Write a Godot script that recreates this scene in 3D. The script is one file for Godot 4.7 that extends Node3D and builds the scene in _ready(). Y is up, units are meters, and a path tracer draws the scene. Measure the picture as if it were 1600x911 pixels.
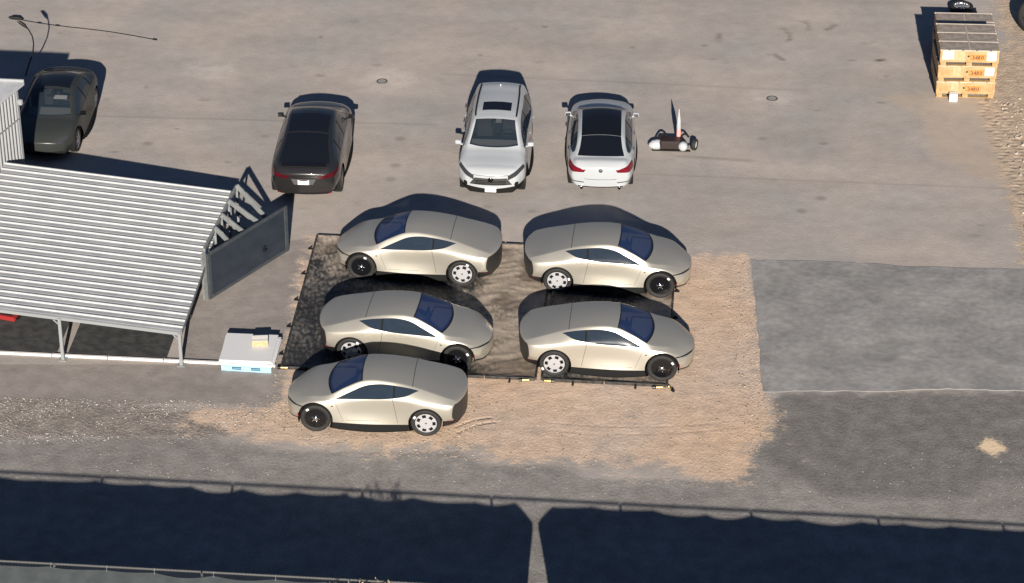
extends Node3D

# ------------------------------------------------------------------ mesh collector
class MB:
	var v := PackedVector3Array()
	var n := PackedVector3Array()
	var c := PackedColorArray()
	var use_c := false
	func tri(a: Vector3, b: Vector3, d: Vector3, na: Vector3, nb: Vector3, nd: Vector3) -> void:
		var cr := (b - a).cross(d - a)
		if cr.length_squared() < 1e-16:
			return
		v.push_back(a); n.push_back(na)
		if cr.dot(na + nb + nd) > 0.0:
			v.push_back(d); n.push_back(nd)
			v.push_back(b); n.push_back(nb)
		else:
			v.push_back(b); n.push_back(nb)
			v.push_back(d); n.push_back(nd)
	func quad(a: Vector3, b: Vector3, d: Vector3, e: Vector3, out: Vector3) -> void:
		var nn := (b - a).cross(d - a)
		if nn.length_squared() < 1e-16:
			nn = (d - a).cross(e - a)
		nn = nn.normalized()
		if nn.dot(out) < 0.0:
			nn = -nn
		tri(a, b, d, nn, nn, nn)
		tri(a, d, e, nn, nn, nn)
	# box with chamfered edges
	func box(at: Vector3, size: Vector3, bas := Basis.IDENTITY, bev := 0.006) -> void:
		var h := size * 0.5
		var b: float = min(bev, min(h.x, min(h.y, h.z)) * 0.45)
		var ax := [Vector3(1, 0, 0), Vector3(0, 1, 0), Vector3(0, 0, 1)]
		for i in 3:
			var j := (i + 1) % 3
			var k := (i + 2) % 3
			for s in [-1.0, 1.0]:
				var o: Vector3 = ax[i] * h[i] * s
				var p: Array = []
				for q in [[-1, -1], [1, -1], [1, 1], [-1, 1]]:
					p.push_back(at + bas * (o + ax[j] * (h[j] - b) * q[0] + ax[k] * (h[k] - b) * q[1]))
				quad(p[0], p[1], p[2], p[3], bas * (ax[i] * s))
		if b <= 0.0005:
			return
		for i in 3:
			var j := (i + 1) % 3
			var k := (i + 2) % 3
			for s in [-1.0, 1.0]:
				for t in [-1.0, 1.0]:
					var p: Array = []
					for e in [-1.0, 1.0]:
						p.push_back(at + bas * (ax[i] * (h[i] - b) * e + ax[j] * h[j] * s + ax[k] * (h[k] - b) * t))
					for e in [1.0, -1.0]:
						p.push_back(at + bas * (ax[i] * (h[i] - b) * e + ax[j] * (h[j] - b) * s + ax[k] * h[k] * t))
					quad(p[0], p[1], p[2], p[3], bas * (ax[j] * s + ax[k] * t))
		for s in [-1.0, 1.0]:
			for t in [-1.0, 1.0]:
				for u in [-1.0, 1.0]:
					var a := at + bas * Vector3(h.x * s, (h.y - b) * t, (h.z - b) * u)
					var d := at + bas * Vector3((h.x - b) * s, h.y * t, (h.z - b) * u)
					var e := at + bas * Vector3((h.x - b) * s, (h.y - b) * t, h.z * u)
					var nn := (bas * Vector3(s, t, u)).normalized()
					tri(a, d, e, nn, nn, nn)
	# bar of rectangular section between two points
	func bar(a: Vector3, b: Vector3, w: float, h: float, up := Vector3.UP, bev := 0.004) -> void:
		var z := (b - a).normalized()
		var x := up.cross(z)
		if x.length() < 0.01:
			x = Vector3.RIGHT.cross(z)
		x = x.normalized()
		var y := z.cross(x).normalized()
		box((a + b) * 0.5, Vector3(w, h, a.distance_to(b)), Basis(x, y, z), bev)
	func tube(pts: Array, rad, seg := 8, caps := true) -> void:
		var m := pts.size()
		var rings: Array = []
		var nrm: Array = []
		var ref := Vector3.UP
		for i in m:
			var t: Vector3 = (pts[min(i + 1, m - 1)] - pts[max(i - 1, 0)]).normalized()
			if absf(t.dot(ref)) > 0.95:
				ref = Vector3.RIGHT
			var x := ref.cross(t).normalized()
			var y := t.cross(x).normalized()
			ref = y
			var r: float = rad[i] if rad is Array else rad
			var ring: Array = []
			var rn: Array = []
			for k in seg:
				var an := TAU * k / seg
				var d := x * cos(an) + y * sin(an)
				ring.push_back(pts[i] + d * r)
				rn.push_back(d)
			rings.push_back(ring)
			nrm.push_back(rn)
		for i in m - 1:
			for k in seg:
				var l := (k + 1) % seg
				tri(rings[i][k], rings[i + 1][k], rings[i + 1][l], nrm[i][k], nrm[i + 1][k], nrm[i + 1][l])
				tri(rings[i][k], rings[i + 1][l], rings[i][l], nrm[i][k], nrm[i + 1][l], nrm[i][l])
		if caps:
			for e in [0, m - 1]:
				var o: Vector3 = (pts[0] - pts[1]).normalized() if e == 0 else (pts[m - 1] - pts[m - 2]).normalized()
				for k in seg:
					tri(pts[e], rings[e][k], rings[e][(k + 1) % seg], o, o, o)
	# profile of (radius, along-axis) pairs turned round an axis
	func lathe(prof: Array, at: Vector3, axis: Vector3, seg := 32, smooth := true) -> void:
		var z := axis.normalized()
		var x := (Vector3.UP if absf(z.y) < 0.9 else Vector3.RIGHT).cross(z).normalized()
		var y := z.cross(x)
		var m := prof.size()
		var sn: Array = []
		for i in m - 1:
			var d: Vector2 = prof[i + 1] - prof[i]
			sn.push_back(Vector2(d.y, -d.x).normalized())
		var pn: Array = []
		for i in m:
			var q: Vector2 = Vector2.ZERO
			if i > 0: q += sn[i - 1]
			if i < m - 1: q += sn[i]
			pn.push_back(q.normalized())
		for i in m - 1:
			for k in seg:
				var a0 := TAU * k / seg
				var a1 := TAU * (k + 1) / seg
				var e0 := x * cos(a0) + y * sin(a0)
				var e1 := x * cos(a1) + y * sin(a1)
				var q0: Vector2 = pn[i] if smooth else sn[i]
				var q1: Vector2 = pn[i + 1] if smooth else sn[i]
				var A: Vector3 = at + e0 * prof[i].x + z * prof[i].y
				var B: Vector3 = at + e1 * prof[i].x + z * prof[i].y
				var C: Vector3 = at + e1 * prof[i + 1].x + z * prof[i + 1].y
				var D: Vector3 = at + e0 * prof[i + 1].x + z * prof[i + 1].y
				tri(A, B, C, e0 * q0.x + z * q0.y, e1 * q0.x + z * q0.y, e1 * q1.x + z * q1.y)
				tri(A, C, D, e0 * q0.x + z * q0.y, e1 * q1.x + z * q1.y, e0 * q1.x + z * q1.y)
	# flat-topped prism over an outline in x/z
	func slab(out: PackedVector2Array, y0: float, y1: float) -> void:
		var idx := Geometry2D.triangulate_polygon(out)
		for i in range(0, idx.size(), 3):
			var q: Array = []
			for k in 3:
				q.push_back(Vector3(out[idx[i + k]].x, y1, out[idx[i + k]].y))
			tri(q[0], q[1], q[2], Vector3.UP, Vector3.UP, Vector3.UP)
		var cen := Vector2.ZERO
		for p in out: cen += p
		cen /= out.size()
		for i in out.size():
			var a := out[i]
			var b := out[(i + 1) % out.size()]
			var o := (a + b) * 0.5 - cen
			quad(Vector3(a.x, y0, a.y), Vector3(b.x, y0, b.y), Vector3(b.x, y1, b.y), Vector3(a.x, y1, a.y), Vector3(o.x, 0, o.y))
	func mesh() -> ArrayMesh:
		var m := ArrayMesh.new()
		var ar := []
		ar.resize(Mesh.ARRAY_MAX)
		ar[Mesh.ARRAY_VERTEX] = v
		ar[Mesh.ARRAY_NORMAL] = n
		if use_c: ar[Mesh.ARRAY_COLOR] = c
		m.add_surface_from_arrays(Mesh.PRIMITIVE_TRIANGLES, ar)
		return m

var names := {}
var M := {}
var rng := RandomNumberGenerator.new()

func numbered(called: String) -> String:
	if not names.has(called):
		names[called] = 0
		return called
	names[called] += 1
	return "%s_%03d" % [called, names[called]]

func put(called: String, mb: MB, mat: Material, parent: Node = null) -> MeshInstance3D:
	var o := MeshInstance3D.new()
	o.mesh = mb.mesh()
	o.material_override = mat
	o.name = called if parent else numbered(called)
	(parent if parent else self).add_child(o, true)
	return o

func inst(called: String, mesh: Mesh, mat: Material, parent: Node, at := Vector3.ZERO, bas := Basis.IDENTITY) -> MeshInstance3D:
	var o := MeshInstance3D.new()
	o.mesh = mesh
	o.material_override = mat
	o.name = called
	o.transform = Transform3D(bas, at)
	parent.add_child(o, true)
	return o

func tag(o: Node, label: String, category: String, group := "") -> Node:
	o.set_meta("label", label)
	o.set_meta("category", category)
	if group: o.set_meta("group", group)
	return o

func thing(called: String, label: String, category: String, at := Vector3.ZERO, turn := 0.0, group := "") -> Node3D:
	var o := Node3D.new()
	o.name = numbered(called)
	add_child(o)
	o.position = at
	o.rotation.y = deg_to_rad(turn)
	tag(o, label, category, group)
	return o

func structure(o: Node) -> Node:
	o.set_meta("kind", "structure")
	return o

func lin(r: float, g: float, b: float) -> Color:
	return Color(r, g, b).linear_to_srgb()

# colour given as a linear base colour
func mat(r: float, g: float, b: float, rough := 0.8, metal := 0.0) -> StandardMaterial3D:
	var m := StandardMaterial3D.new()
	m.albedo_color = lin(r, g, b)
	m.roughness = rough
	m.metallic = metal
	return m

# noise over a material in world or object space: two base colours, plus a little relief
func noisy(r0: float, g0: float, b0: float, r1: float, g1: float, b1: float, scale: float, rough := 0.85, bump := 0.0, seedn := 1, freq := 0.02, metal := 0.0, world := false) -> StandardMaterial3D:
	var m := StandardMaterial3D.new()
	var fn := FastNoiseLite.new()
	fn.seed = seedn
	fn.frequency = freq
	fn.fractal_octaves = 5
	var t := NoiseTexture2D.new()
	t.width = 256
	t.height = 256
	t.seamless = true
	t.noise = fn
	var gr := Gradient.new()
	gr.set_color(0, lin(r0, g0, b0))
	gr.set_color(1, lin(r1, g1, b1))
	gr.set_offset(0, 0.25)
	gr.set_offset(1, 0.75)
	t.color_ramp = gr
	m.albedo_texture = t
	m.roughness = rough
	m.metallic = metal
	if bump > 0.0:
		var t2 := NoiseTexture2D.new()
		t2.width = 256
		t2.height = 256
		t2.seamless = true
		t2.noise = fn
		t2.as_normal_map = true
		t2.bump_strength = 4.0
		m.normal_enabled = true
		m.normal_scale = bump
		m.normal_texture = t2
	m.uv1_triplanar = true
	m.uv1_world_triplanar = world
	m.uv1_scale = Vector3.ONE * scale
	return m

# smooth curve through [x, value] keys
func crv(k: Array, x: float) -> float:
	var m := k.size()
	if x <= k[0][0]: return k[0][1]
	if x >= k[m - 1][0]: return k[m - 1][1]
	var i := 0
	while x > k[i + 1][0]: i += 1
	var h: float = k[i + 1][0] - k[i][0]
	var t: float = (x - k[i][0]) / h
	var d: float = (k[i + 1][1] - k[i][1]) / h
	var m0 := d
	var m1 := d
	if i > 0:
		var dl: float = (k[i][1] - k[i - 1][1]) / (k[i][0] - k[i - 1][0])
		var hl: float = k[i][0] - k[i - 1][0]
		m0 = (dl * h + d * hl) / (h + hl)
	if i < m - 2:
		var dr: float = (k[i + 2][1] - k[i + 1][1]) / (k[i + 2][0] - k[i + 1][0])
		var hr: float = k[i + 2][0] - k[i + 1][0]
		m1 = (d * hr + dr * h) / (h + hr)
	var t2 := t * t
	var t3 := t2 * t
	return (2 * t3 - 3 * t2 + 1) * k[i][1] + (t3 - 2 * t2 + t) * h * m0 + (-2 * t3 + 3 * t2) * k[i + 1][1] + (t3 - t2) * h * m1

# ------------------------------------------------------------------ car bodies
# Local frame: +x forward, +y up, +z the car's right. A body is a skin lofted over cross-sections;
# windows, lamps, seams and wheel arches are cut out of that skin.
class Shell:
	var P := PackedVector3Array()
	var N := PackedVector3Array()
	var V := PackedFloat32Array()
	var T := PackedInt32Array()

func section(c: Dictionary, x: float) -> Array:
	var yb := crv(c.yb, x)
	var wb := crv(c.wb, x)
	var yt := crv(c.yt, x)
	var cr := crv(c.crown, x)
	var wr := crv(c.wr, x)
	var ym := crv(c.ym, x)
	var wm := crv(c.wm, x)
	var ys := crv(c.ys, x)
	var ws := crv(c.ws, x)
	var yr := yt - cr
	var k: Array = [Vector2(0, yb), Vector2(wb * 0.88, yb), Vector2(wb, yb + 0.07), Vector2(wm, ym), Vector2(ws, ys), Vector2(wr, yr), Vector2(wr * 0.55, yt - cr * 0.28), Vector2(0, yt)]
	var cnt := [2, 2, 8, 10, 12, 8, 8]
	var out: Array = []
	var m := k.size()
	for i in m - 1:
		var p1: Vector2 = k[i]
		var p2: Vector2 = k[i + 1]
		var p0: Vector2 = k[i - 1] if i > 0 else Vector2(-k[1].x, k[1].y)
		var p3: Vector2 = k[i + 2] if i < m - 2 else Vector2(-k[m - 2].x, k[m - 2].y)
		var d0 := p0.distance_to(p1)
		var d1 := p1.distance_to(p2)
		var d2 := p2.distance_to(p3)
		var t1: Vector2 = ((p1 - p0) / max(d0, 1e-4) * d1 + (p2 - p1) / max(d1, 1e-4) * d0) / max(d0 + d1, 1e-4)
		var t2: Vector2 = ((p2 - p1) / max(d1, 1e-4) * d2 + (p3 - p2) / max(d2, 1e-4) * d1) / max(d1 + d2, 1e-4)
		var sharp: float = c.get("sharp", 0.75)
		if i <= 1:
			sharp = 0.0
		if i == 2:
			t1 = (p2 - p1) / d1
		# keep the edge between side and top tight
		if i == 4: t2 *= c.get("edge", 0.55)
		if i == 5: t1 *= c.get("edge", 0.55)
		if i == 3: t2 *= c.get("belt", 0.8)
		if i == 4: t1 *= c.get("belt", 0.8)
		for q in cnt[i]:
			var t: float = float(q) / cnt[i]
			var tt := t * t
			var th := tt * t
			var a := p1 * (2 * th - 3 * tt + 1) + t1 * d1 * (th - 2 * tt + t) + p2 * (3 * tt - 2 * th) + t2 * d1 * (th - tt)
			out.push_back([a.lerp(p1.lerp(p2, t), 1.0 - sharp) if i <= 1 else a, i + t])
	out.push_back([k[m - 1], float(m - 1)])
	return out

func shell(c: Dictionary) -> Shell:
	var s := Shell.new()
	var x0: float = c.x0
	var x1: float = c.x1
	var xs: Array = []
	for d in [0.0, 0.012, 0.03, 0.055, 0.085, 0.12]:
		xs.push_back(x0 + d)
	var n := 110
	for i in range(1, n):
		xs.push_back(lerpf(x0 + 0.12, x1 - 0.12, float(i) / n))
	for d in [0.12, 0.085, 0.055, 0.03, 0.012, 0.0]:
		xs.push_back(x1 - d)
	var R := 0
	var rad := 0.13
	for x in xs:
		var sec := section(c, x)
		var K := sec.size()
		R = 2 * K - 2
		var e0: float = x - x0
		var e1: float = x1 - x
		var e: float = min(e0, e1)
		var yc: float = crv(c.yc, x)
		var shr := 0.0
		if e < rad:
			var u := 1.0 - e / rad
			shr = c.get("round", 0.11) * (1.0 - sqrt(max(0.0, 1.0 - u * u)))
		for j in R:
			var q: Array = sec[j] if j < K else sec[R - j]
			var p: Vector2 = q[0]
			var z: float = p.x * (1.0 if j < K else -1.0)
			z *= 1.0 - shr
			var y: float = lerpf(p.y, yc, shr * 1.2)
			s.P.push_back(warp(c, Vector3(x, y, z)))
			s.V.push_back(q[1])
	var ns := xs.size()
	for i in ns - 1:
		for j in R:
			var l := (j + 1) % R
			var a := i * R + j
			var b := i * R + l
			var d := a + R
			var f := b + R
			s.T.append_array([a, d, f, a, f, b])
	# rounded ends
	for en in 2:
		var base := 0 if en == 0 else (ns - 1) * R
		var xe: float = x0 if en == 0 else x1
		var yc: float = crv(c.yc, xe)
		var prev := base
		for sc in [0.9, 0.78, 0.64, 0.5, 0.36, 0.2, 0.08]:
			var st := s.P.size()
			for j in R:
				var q: Vector3 = s.P[base + j]
				var raw := Vector3(xe, lerpf(yc, q.y, sc), q.z * sc)
				s.P.push_back(warp(c, raw))
				s.V.push_back(-1.0)
			for j in R:
				var l := (j + 1) % R
				s.T.append_array([prev + j, st + j, st + l, prev + j, st + l, prev + l])
			prev = st
		var ce := s.P.size()
		s.P.push_back(warp(c, Vector3(xe, yc, 0)))
		s.V.push_back(-1.0)
		for j in R:
			s.T.append_array([prev + j, ce, prev + (j + 1) % R])
	s.N.resize(s.P.size())
	s.N.fill(Vector3.ZERO)
	var mid := Vector3(0, 0.6, 0)
	for i in range(0, s.T.size(), 3):
		var a := s.P[s.T[i]]
		var nn := (s.P[s.T[i + 1]] - a).cross(s.P[s.T[i + 2]] - a)
		var ce2 := (a + s.P[s.T[i + 1]] + s.P[s.T[i + 2]]) / 3.0
		var o := ce2 - mid
		o.x = clampf(o.x, -9, 9) if absf(ce2.x) > min(absf(x0), x1) - 0.3 else 0.0
		if nn.dot(o) < 0: nn = -nn
		for k in 3:
			s.N[s.T[i + k]] += nn
	for i in s.N.size():
		s.N[i] = s.N[i].normalized()
	return s

# the ends of a car curve back towards its sides
func warp(c: Dictionary, p: Vector3) -> Vector3:
	var w: float = c.w
	var df := clampf((p.x - (c.x1 - c.lf)) / c.lf, 0, 1)
	var dr := clampf(((c.x0 + c.lr) - p.x) / c.lr, 0, 1)
	var q := pow(absf(p.z) / w, 2.2)
	var yf: float = p.y - c.yfc
	var yrr: float = p.y - c.yrc
	p.x -= df * df * (c.kf * q + c.kfy * yf * yf)
	p.x += dr * dr * (c.kr * q + c.kry * yrr * yrr)
	return p

func cut(s: Shell, tris: PackedInt32Array, f: Callable) -> Array:
	var inn := PackedInt32Array()
	var out := PackedInt32Array()
	var val := {}
	for i in range(0, tris.size(), 3):
		var d := [0.0, 0.0, 0.0]
		var neg := 0
		for k in 3:
			var id := tris[i + k]
			if not val.has(id):
				val[id] = f.call(s.P[id])
			d[k] = val[id]
			if d[k] < 0.0: neg += 1
		if neg == 3:
			inn.append_array([tris[i], tris[i + 1], tris[i + 2]])
		elif neg == 0:
			out.append_array([tris[i], tris[i + 1], tris[i + 2]])
		else:
			var lone := 0
			for k in 3:
				if (d[k] < 0.0) == (neg == 1): lone = k
			var a := tris[i + lone]
			var b := tris[i + (lone + 1) % 3]
			var e := tris[i + (lone + 2) % 3]
			var da: float = d[lone]
			var ab := mixv(s, a, b, da / (da - d[(lone + 1) % 3]), val)
			var ae := mixv(s, a, e, da / (da - d[(lone + 2) % 3]), val)
			var A := inn if neg == 1 else out
			var B := out if neg == 1 else inn
			A.append_array([a, ab, ae])
			B.append_array([ab, b, e, ab, e, ae])
	return [inn, out]

func mixv(s: Shell, a: int, b: int, t: float, val: Dictionary) -> int:
	s.P.push_back(s.P[a].lerp(s.P[b], t))
	s.N.push_back(s.N[a].lerp(s.N[b], t).normalized())
	s.V.push_back(lerpf(s.V[a], s.V[b], t))
	val[s.P.size() - 1] = 0.0
	return s.P.size() - 1

# cut the region where every function is negative out of the shell, within a zone of the section
func region(s: Shell, fs: Array, v0: float, v1: float, xr0 := -99.0, xr1 := 99.0) -> PackedInt32Array:
	var cur := PackedInt32Array()
	var rest := PackedInt32Array()
	for i in range(0, s.T.size(), 3):
		var lo := 99.0
		var hi := -99.0
		var xx := 0.0
		for k in 3:
			lo = min(lo, s.V[s.T[i + k]])
			hi = max(hi, s.V[s.T[i + k]])
			xx += s.P[s.T[i + k]].x / 3.0
		if lo >= v0 - 0.01 and hi <= v1 + 0.01 and xx > xr0 and xx < xr1:
			cur.append_array([s.T[i], s.T[i + 1], s.T[i + 2]])
		else:
			rest.append_array([s.T[i], s.T[i + 1], s.T[i + 2]])
	for f in fs:
		var r := cut(s, cur, f)
		cur = r[0]
		rest.append_array(r[1])
	s.T = rest
	return cur

# side: 0 both, 1 right (+z), -1 left
func skin(s: Shell, tris: PackedInt32Array, inset := 0.0, side := 0, mb: MB = null) -> MB:
	if mb == null: mb = MB.new()
	for i in range(0, tris.size(), 3):
		var a := tris[i]
		var b := tris[i + 1]
		var d := tris[i + 2]
		if side != 0 and (s.P[a].z + s.P[b].z + s.P[d].z) * side < 0: continue
		mb.tri(s.P[a] - s.N[a] * inset, s.P[b] - s.N[b] * inset, s.P[d] - s.N[d] * inset, s.N[a], s.N[b], s.N[d])
	return mb

# tyre + rim in the wheel's own frame, axis +z pointing outwards
func wheel_meshes(r: float, w: float, style: String) -> Dictionary:
	var d := {}
	var t := MB.new()
	var ri := r * 0.70
	t.lathe([Vector2(ri, -w * 0.42), Vector2(r * 0.86, -w * 0.5), Vector2(r * 0.955, -w * 0.47), Vector2(r * 0.99, -w * 0.36), Vector2(r, -w * 0.2), Vector2(r, w * 0.2), Vector2(r * 0.99, w * 0.36), Vector2(r * 0.955, w * 0.47), Vector2(r * 0.86, w * 0.5), Vector2(ri, w * 0.42), Vector2(ri - 0.012, w * 0.3)], Vector3.ZERO, Vector3(0, 0, 1), 40)
	d.tyre = t.mesh()
	var back := MB.new()
	back.lathe([Vector2(ri, w * 0.30), Vector2(ri * 0.9, w * 0.12), Vector2(0.001, w * 0.12)], Vector3.ZERO, Vector3(0, 0, 1), 32, false)
	d.barrel = back.mesh()
	var f := MB.new()
	if style == "disc" or style == "holes":
		# domed cover, with seven trapezoid holes or none
		var sh := Shell.new()
		var nr := 16
		var na := 112
		for i in nr + 1:
			var rr: float = ri * 1.0 * i / nr
			var u: float = float(i) / nr
			var zz: float = w * 0.40 + 0.012 * (1 - u * u)
			for k in na:
				var an := TAU * k / na
				sh.P.push_back(Vector3(cos(an) * rr, sin(an) * rr, zz))
				sh.N.push_back(Vector3(cos(an) * u * 0.1, sin(an) * u * 0.1, 1).normalized())
				sh.V.push_back(0.0)
		for i in nr:
			for k in na:
				var l := (k + 1) % na
				sh.T.append_array([i * na + k, (i + 1) * na + k, (i + 1) * na + l, i * na + k, (i + 1) * na + l, i * na + l])
		if style == "holes":
			var res := region(sh, [
				func(p: Vector3): return absf(Vector2(p.x, p.y).length() - ri * 0.75) - ri * 0.145,
				func(p: Vector3):
					var an: float = atan2(p.y, p.x) / TAU * 7.0
					return absf(an - roundf(an)) * TAU / 7.0 * Vector2(p.x, p.y).length() - ri * 0.185], -1, 1)
			var emb := skin(sh, region(sh, [func(p: Vector3): return Vector2(p.x, p.y * 1.3).length() - ri * 0.10], -1, 1), -0.002)
			d.emblem = emb.mesh()
		f = skin(sh, sh.T)
		f.lathe([Vector2(ri, w * 0.40), Vector2(ri + 0.006, w * 0.36), Vector2(ri, w * 0.28)], Vector3.ZERO, Vector3(0, 0, 1), 48)
		if style == "disc":
			var cap := MB.new()
			cap.lathe([Vector2(0.001, w * 0.40 + 0.035), Vector2(0.045, w * 0.40 + 0.032), Vector2(0.06, w * 0.40 + 0.010)], Vector3.ZERO, Vector3(0, 0, 1), 20)
			d.emblem = cap.mesh()
			var nuts := MB.new()
			for k in 5:
				var an := TAU * k / 5 + 0.3
				nuts.lathe([Vector2(0.001, w * 0.40 + 0.03), Vector2(0.013, w * 0.40 + 0.026), Vector2(0.016, w * 0.40 + 0.008)], Vector3(cos(an) * 0.085, sin(an) * 0.085, 0), Vector3(0, 0, 1), 8)
			d.nuts = nuts.mesh()
	else:
		f.lathe([Vector2(ri - 0.035, w * 0.2), Vector2(ri - 0.03, w * 0.36), Vector2(ri, w * 0.41), Vector2(ri + 0.006, w * 0.36), Vector2(ri, w * 0.28)], Vector3.ZERO, Vector3(0, 0, 1), 40)
		for k in 10:
			var an := TAU * (k + (0.18 if k % 2 == 0 else -0.18)) / 10
			f.bar(Vector3(cos(an) * 0.03, sin(an) * 0.03, w * 0.33), Vector3(cos(an) * (ri - 0.02), sin(an) * (ri - 0.02), w * 0.36), 0.03, 0.03, Vector3(0, 0, 1))
		f.lathe([Vector2(0.001, w * 0.40), Vector2(0.05, w * 0.39), Vector2(0.06, w * 0.3)], Vector3.ZERO, Vector3(0, 0, 1), 20)
	d.face = f.mesh()
	return d

func add_wheel(car: Node3D, d: Dictionary, at: Vector3, side: int, face_mat: Material, spin := 0.0, extra := {}) -> void:
	var wn := Node3D.new()
	wn.name = "wheel"
	car.add_child(wn, true)
	wn.position = at
	wn.basis = Basis(Vector3.UP, 0.0 if side > 0 else PI) * Basis(Vector3(0, 0, 1), spin)
	inst("tyre", d.tyre, M.tyre, wn)
	inst("barrel", d.barrel, M.black, wn)
	inst("wheel_cover", d.face, face_mat, wn)
	if d.has("emblem"): inst("centre_cap", d.emblem, extra.get("cap", M.black), wn)
	if d.has("nuts"): inst("lug_nuts", d.nuts, M.chrome, wn).set_meta("kind", "stuff")
	if extra.has("sticker"):
		var st := MB.new()
		var r: float = extra.r
		st.box(Vector3(0, 0, 0), Vector3(0.075, 0.055, 0.006), Basis.IDENTITY, 0.001)
		var an: float = extra.sticker - spin
		inst("tyre_sticker", st.mesh(), M.white_paper, wn, Vector3(cos(an) * r * 0.84, sin(an) * r * 0.84, extra.wd * 0.5 + 0.004), Basis(Vector3(0, 0, 1), an + PI / 2))

func car_common(s: Shell, c: Dictionary, car: Node3D) -> void:
	# wheel arches
	for ax in [c.axf, c.axr]:
		var R: float = c.arch
		var cy: float = c.r
		region(s, [func(p: Vector3): return 0.45 - absf(p.z), func(p: Vector3): return Vector2(p.x - ax, p.y - cy).length() - R], -0.5, 4.6, ax - 0.8, ax + 0.8)
		for sd in [-1, 1]:
			var mb := MB.new()
			var wo: float = crv(c.wm, ax) - 0.035
			# liner: a barrel open below, closed inside
			var seg := 24
			for k in seg:
				var a0 := -0.35 + (PI + 0.7) * k / seg
				var a1 := -0.35 + (PI + 0.7) * (k + 1) / seg
				var p0 := Vector3(ax + cos(a0) * (R + 0.004), cy + sin(a0) * (R + 0.004), wo * sd)
				var p1 := Vector3(ax + cos(a1) * (R + 0.004), cy + sin(a1) * (R + 0.004), wo * sd)
				var i0 := Vector3(p0.x, p0.y, (wo - 0.36) * sd)
				var i1 := Vector3(p1.x, p1.y, (wo - 0.36) * sd)
				var mid := Vector3(ax, cy, 0)
				mb.quad(p0, p1, i1, i0, Vector3(mid.x - p0.x, mid.y - p0.y, 0))
				var ce := Vector3(ax, cy, (wo - 0.36) * sd)
				mb.tri(ce, i0, i1, Vector3(0, 0, sd), Vector3(0, 0, sd), Vector3(0, 0, sd))
			put("wheel_arch_liner", mb, M.black_matte, car)

func finish_body(s: Shell, paint: Material, car: Node3D) -> void:
	put("body", skin(s, s.T), paint, car)

func line_at(x: float, y: float, x2: float, y2: float, hw: float) -> Array:
	# a band round the straight line through two side-view points
	var d := Vector2(x2 - x, y2 - y).normalized()
	var nn := Vector2(-d.y, d.x)
	return [func(p: Vector3): return (p.x - x) * nn.x + (p.y - y) * nn.y - hw, func(p: Vector3): return -((p.x - x) * nn.x + (p.y - y) * nn.y) - hw]

func seat(car: Node3D, at: Vector3, m: Material, head := true) -> void:
	var mb := MB.new()
	mb.box(at + Vector3(0, 0.05, 0), Vector3(0.50, 0.16, 0.48), Basis.IDENTITY, 0.05)
	mb.box(at + Vector3(-0.30, 0.36, 0), Vector3(0.14, 0.62, 0.46), Basis(Vector3(0, 0, 1), 0.28), 0.05)
	if head: mb.box(at + Vector3(-0.42, 0.74, 0), Vector3(0.10, 0.17, 0.26), Basis(Vector3(0, 0, 1), 0.2), 0.04)
	put("seat", mb, m, car)

func two_sided(s: Shell, reg: PackedInt32Array, called: String, m: Material, car: Node3D, inset: float) -> void:
	for sd in [1, -1]:
		var mb := skin(s, reg, inset, sd)
		if mb.v.size() > 0:
			put(called, mb, m, car)

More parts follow.
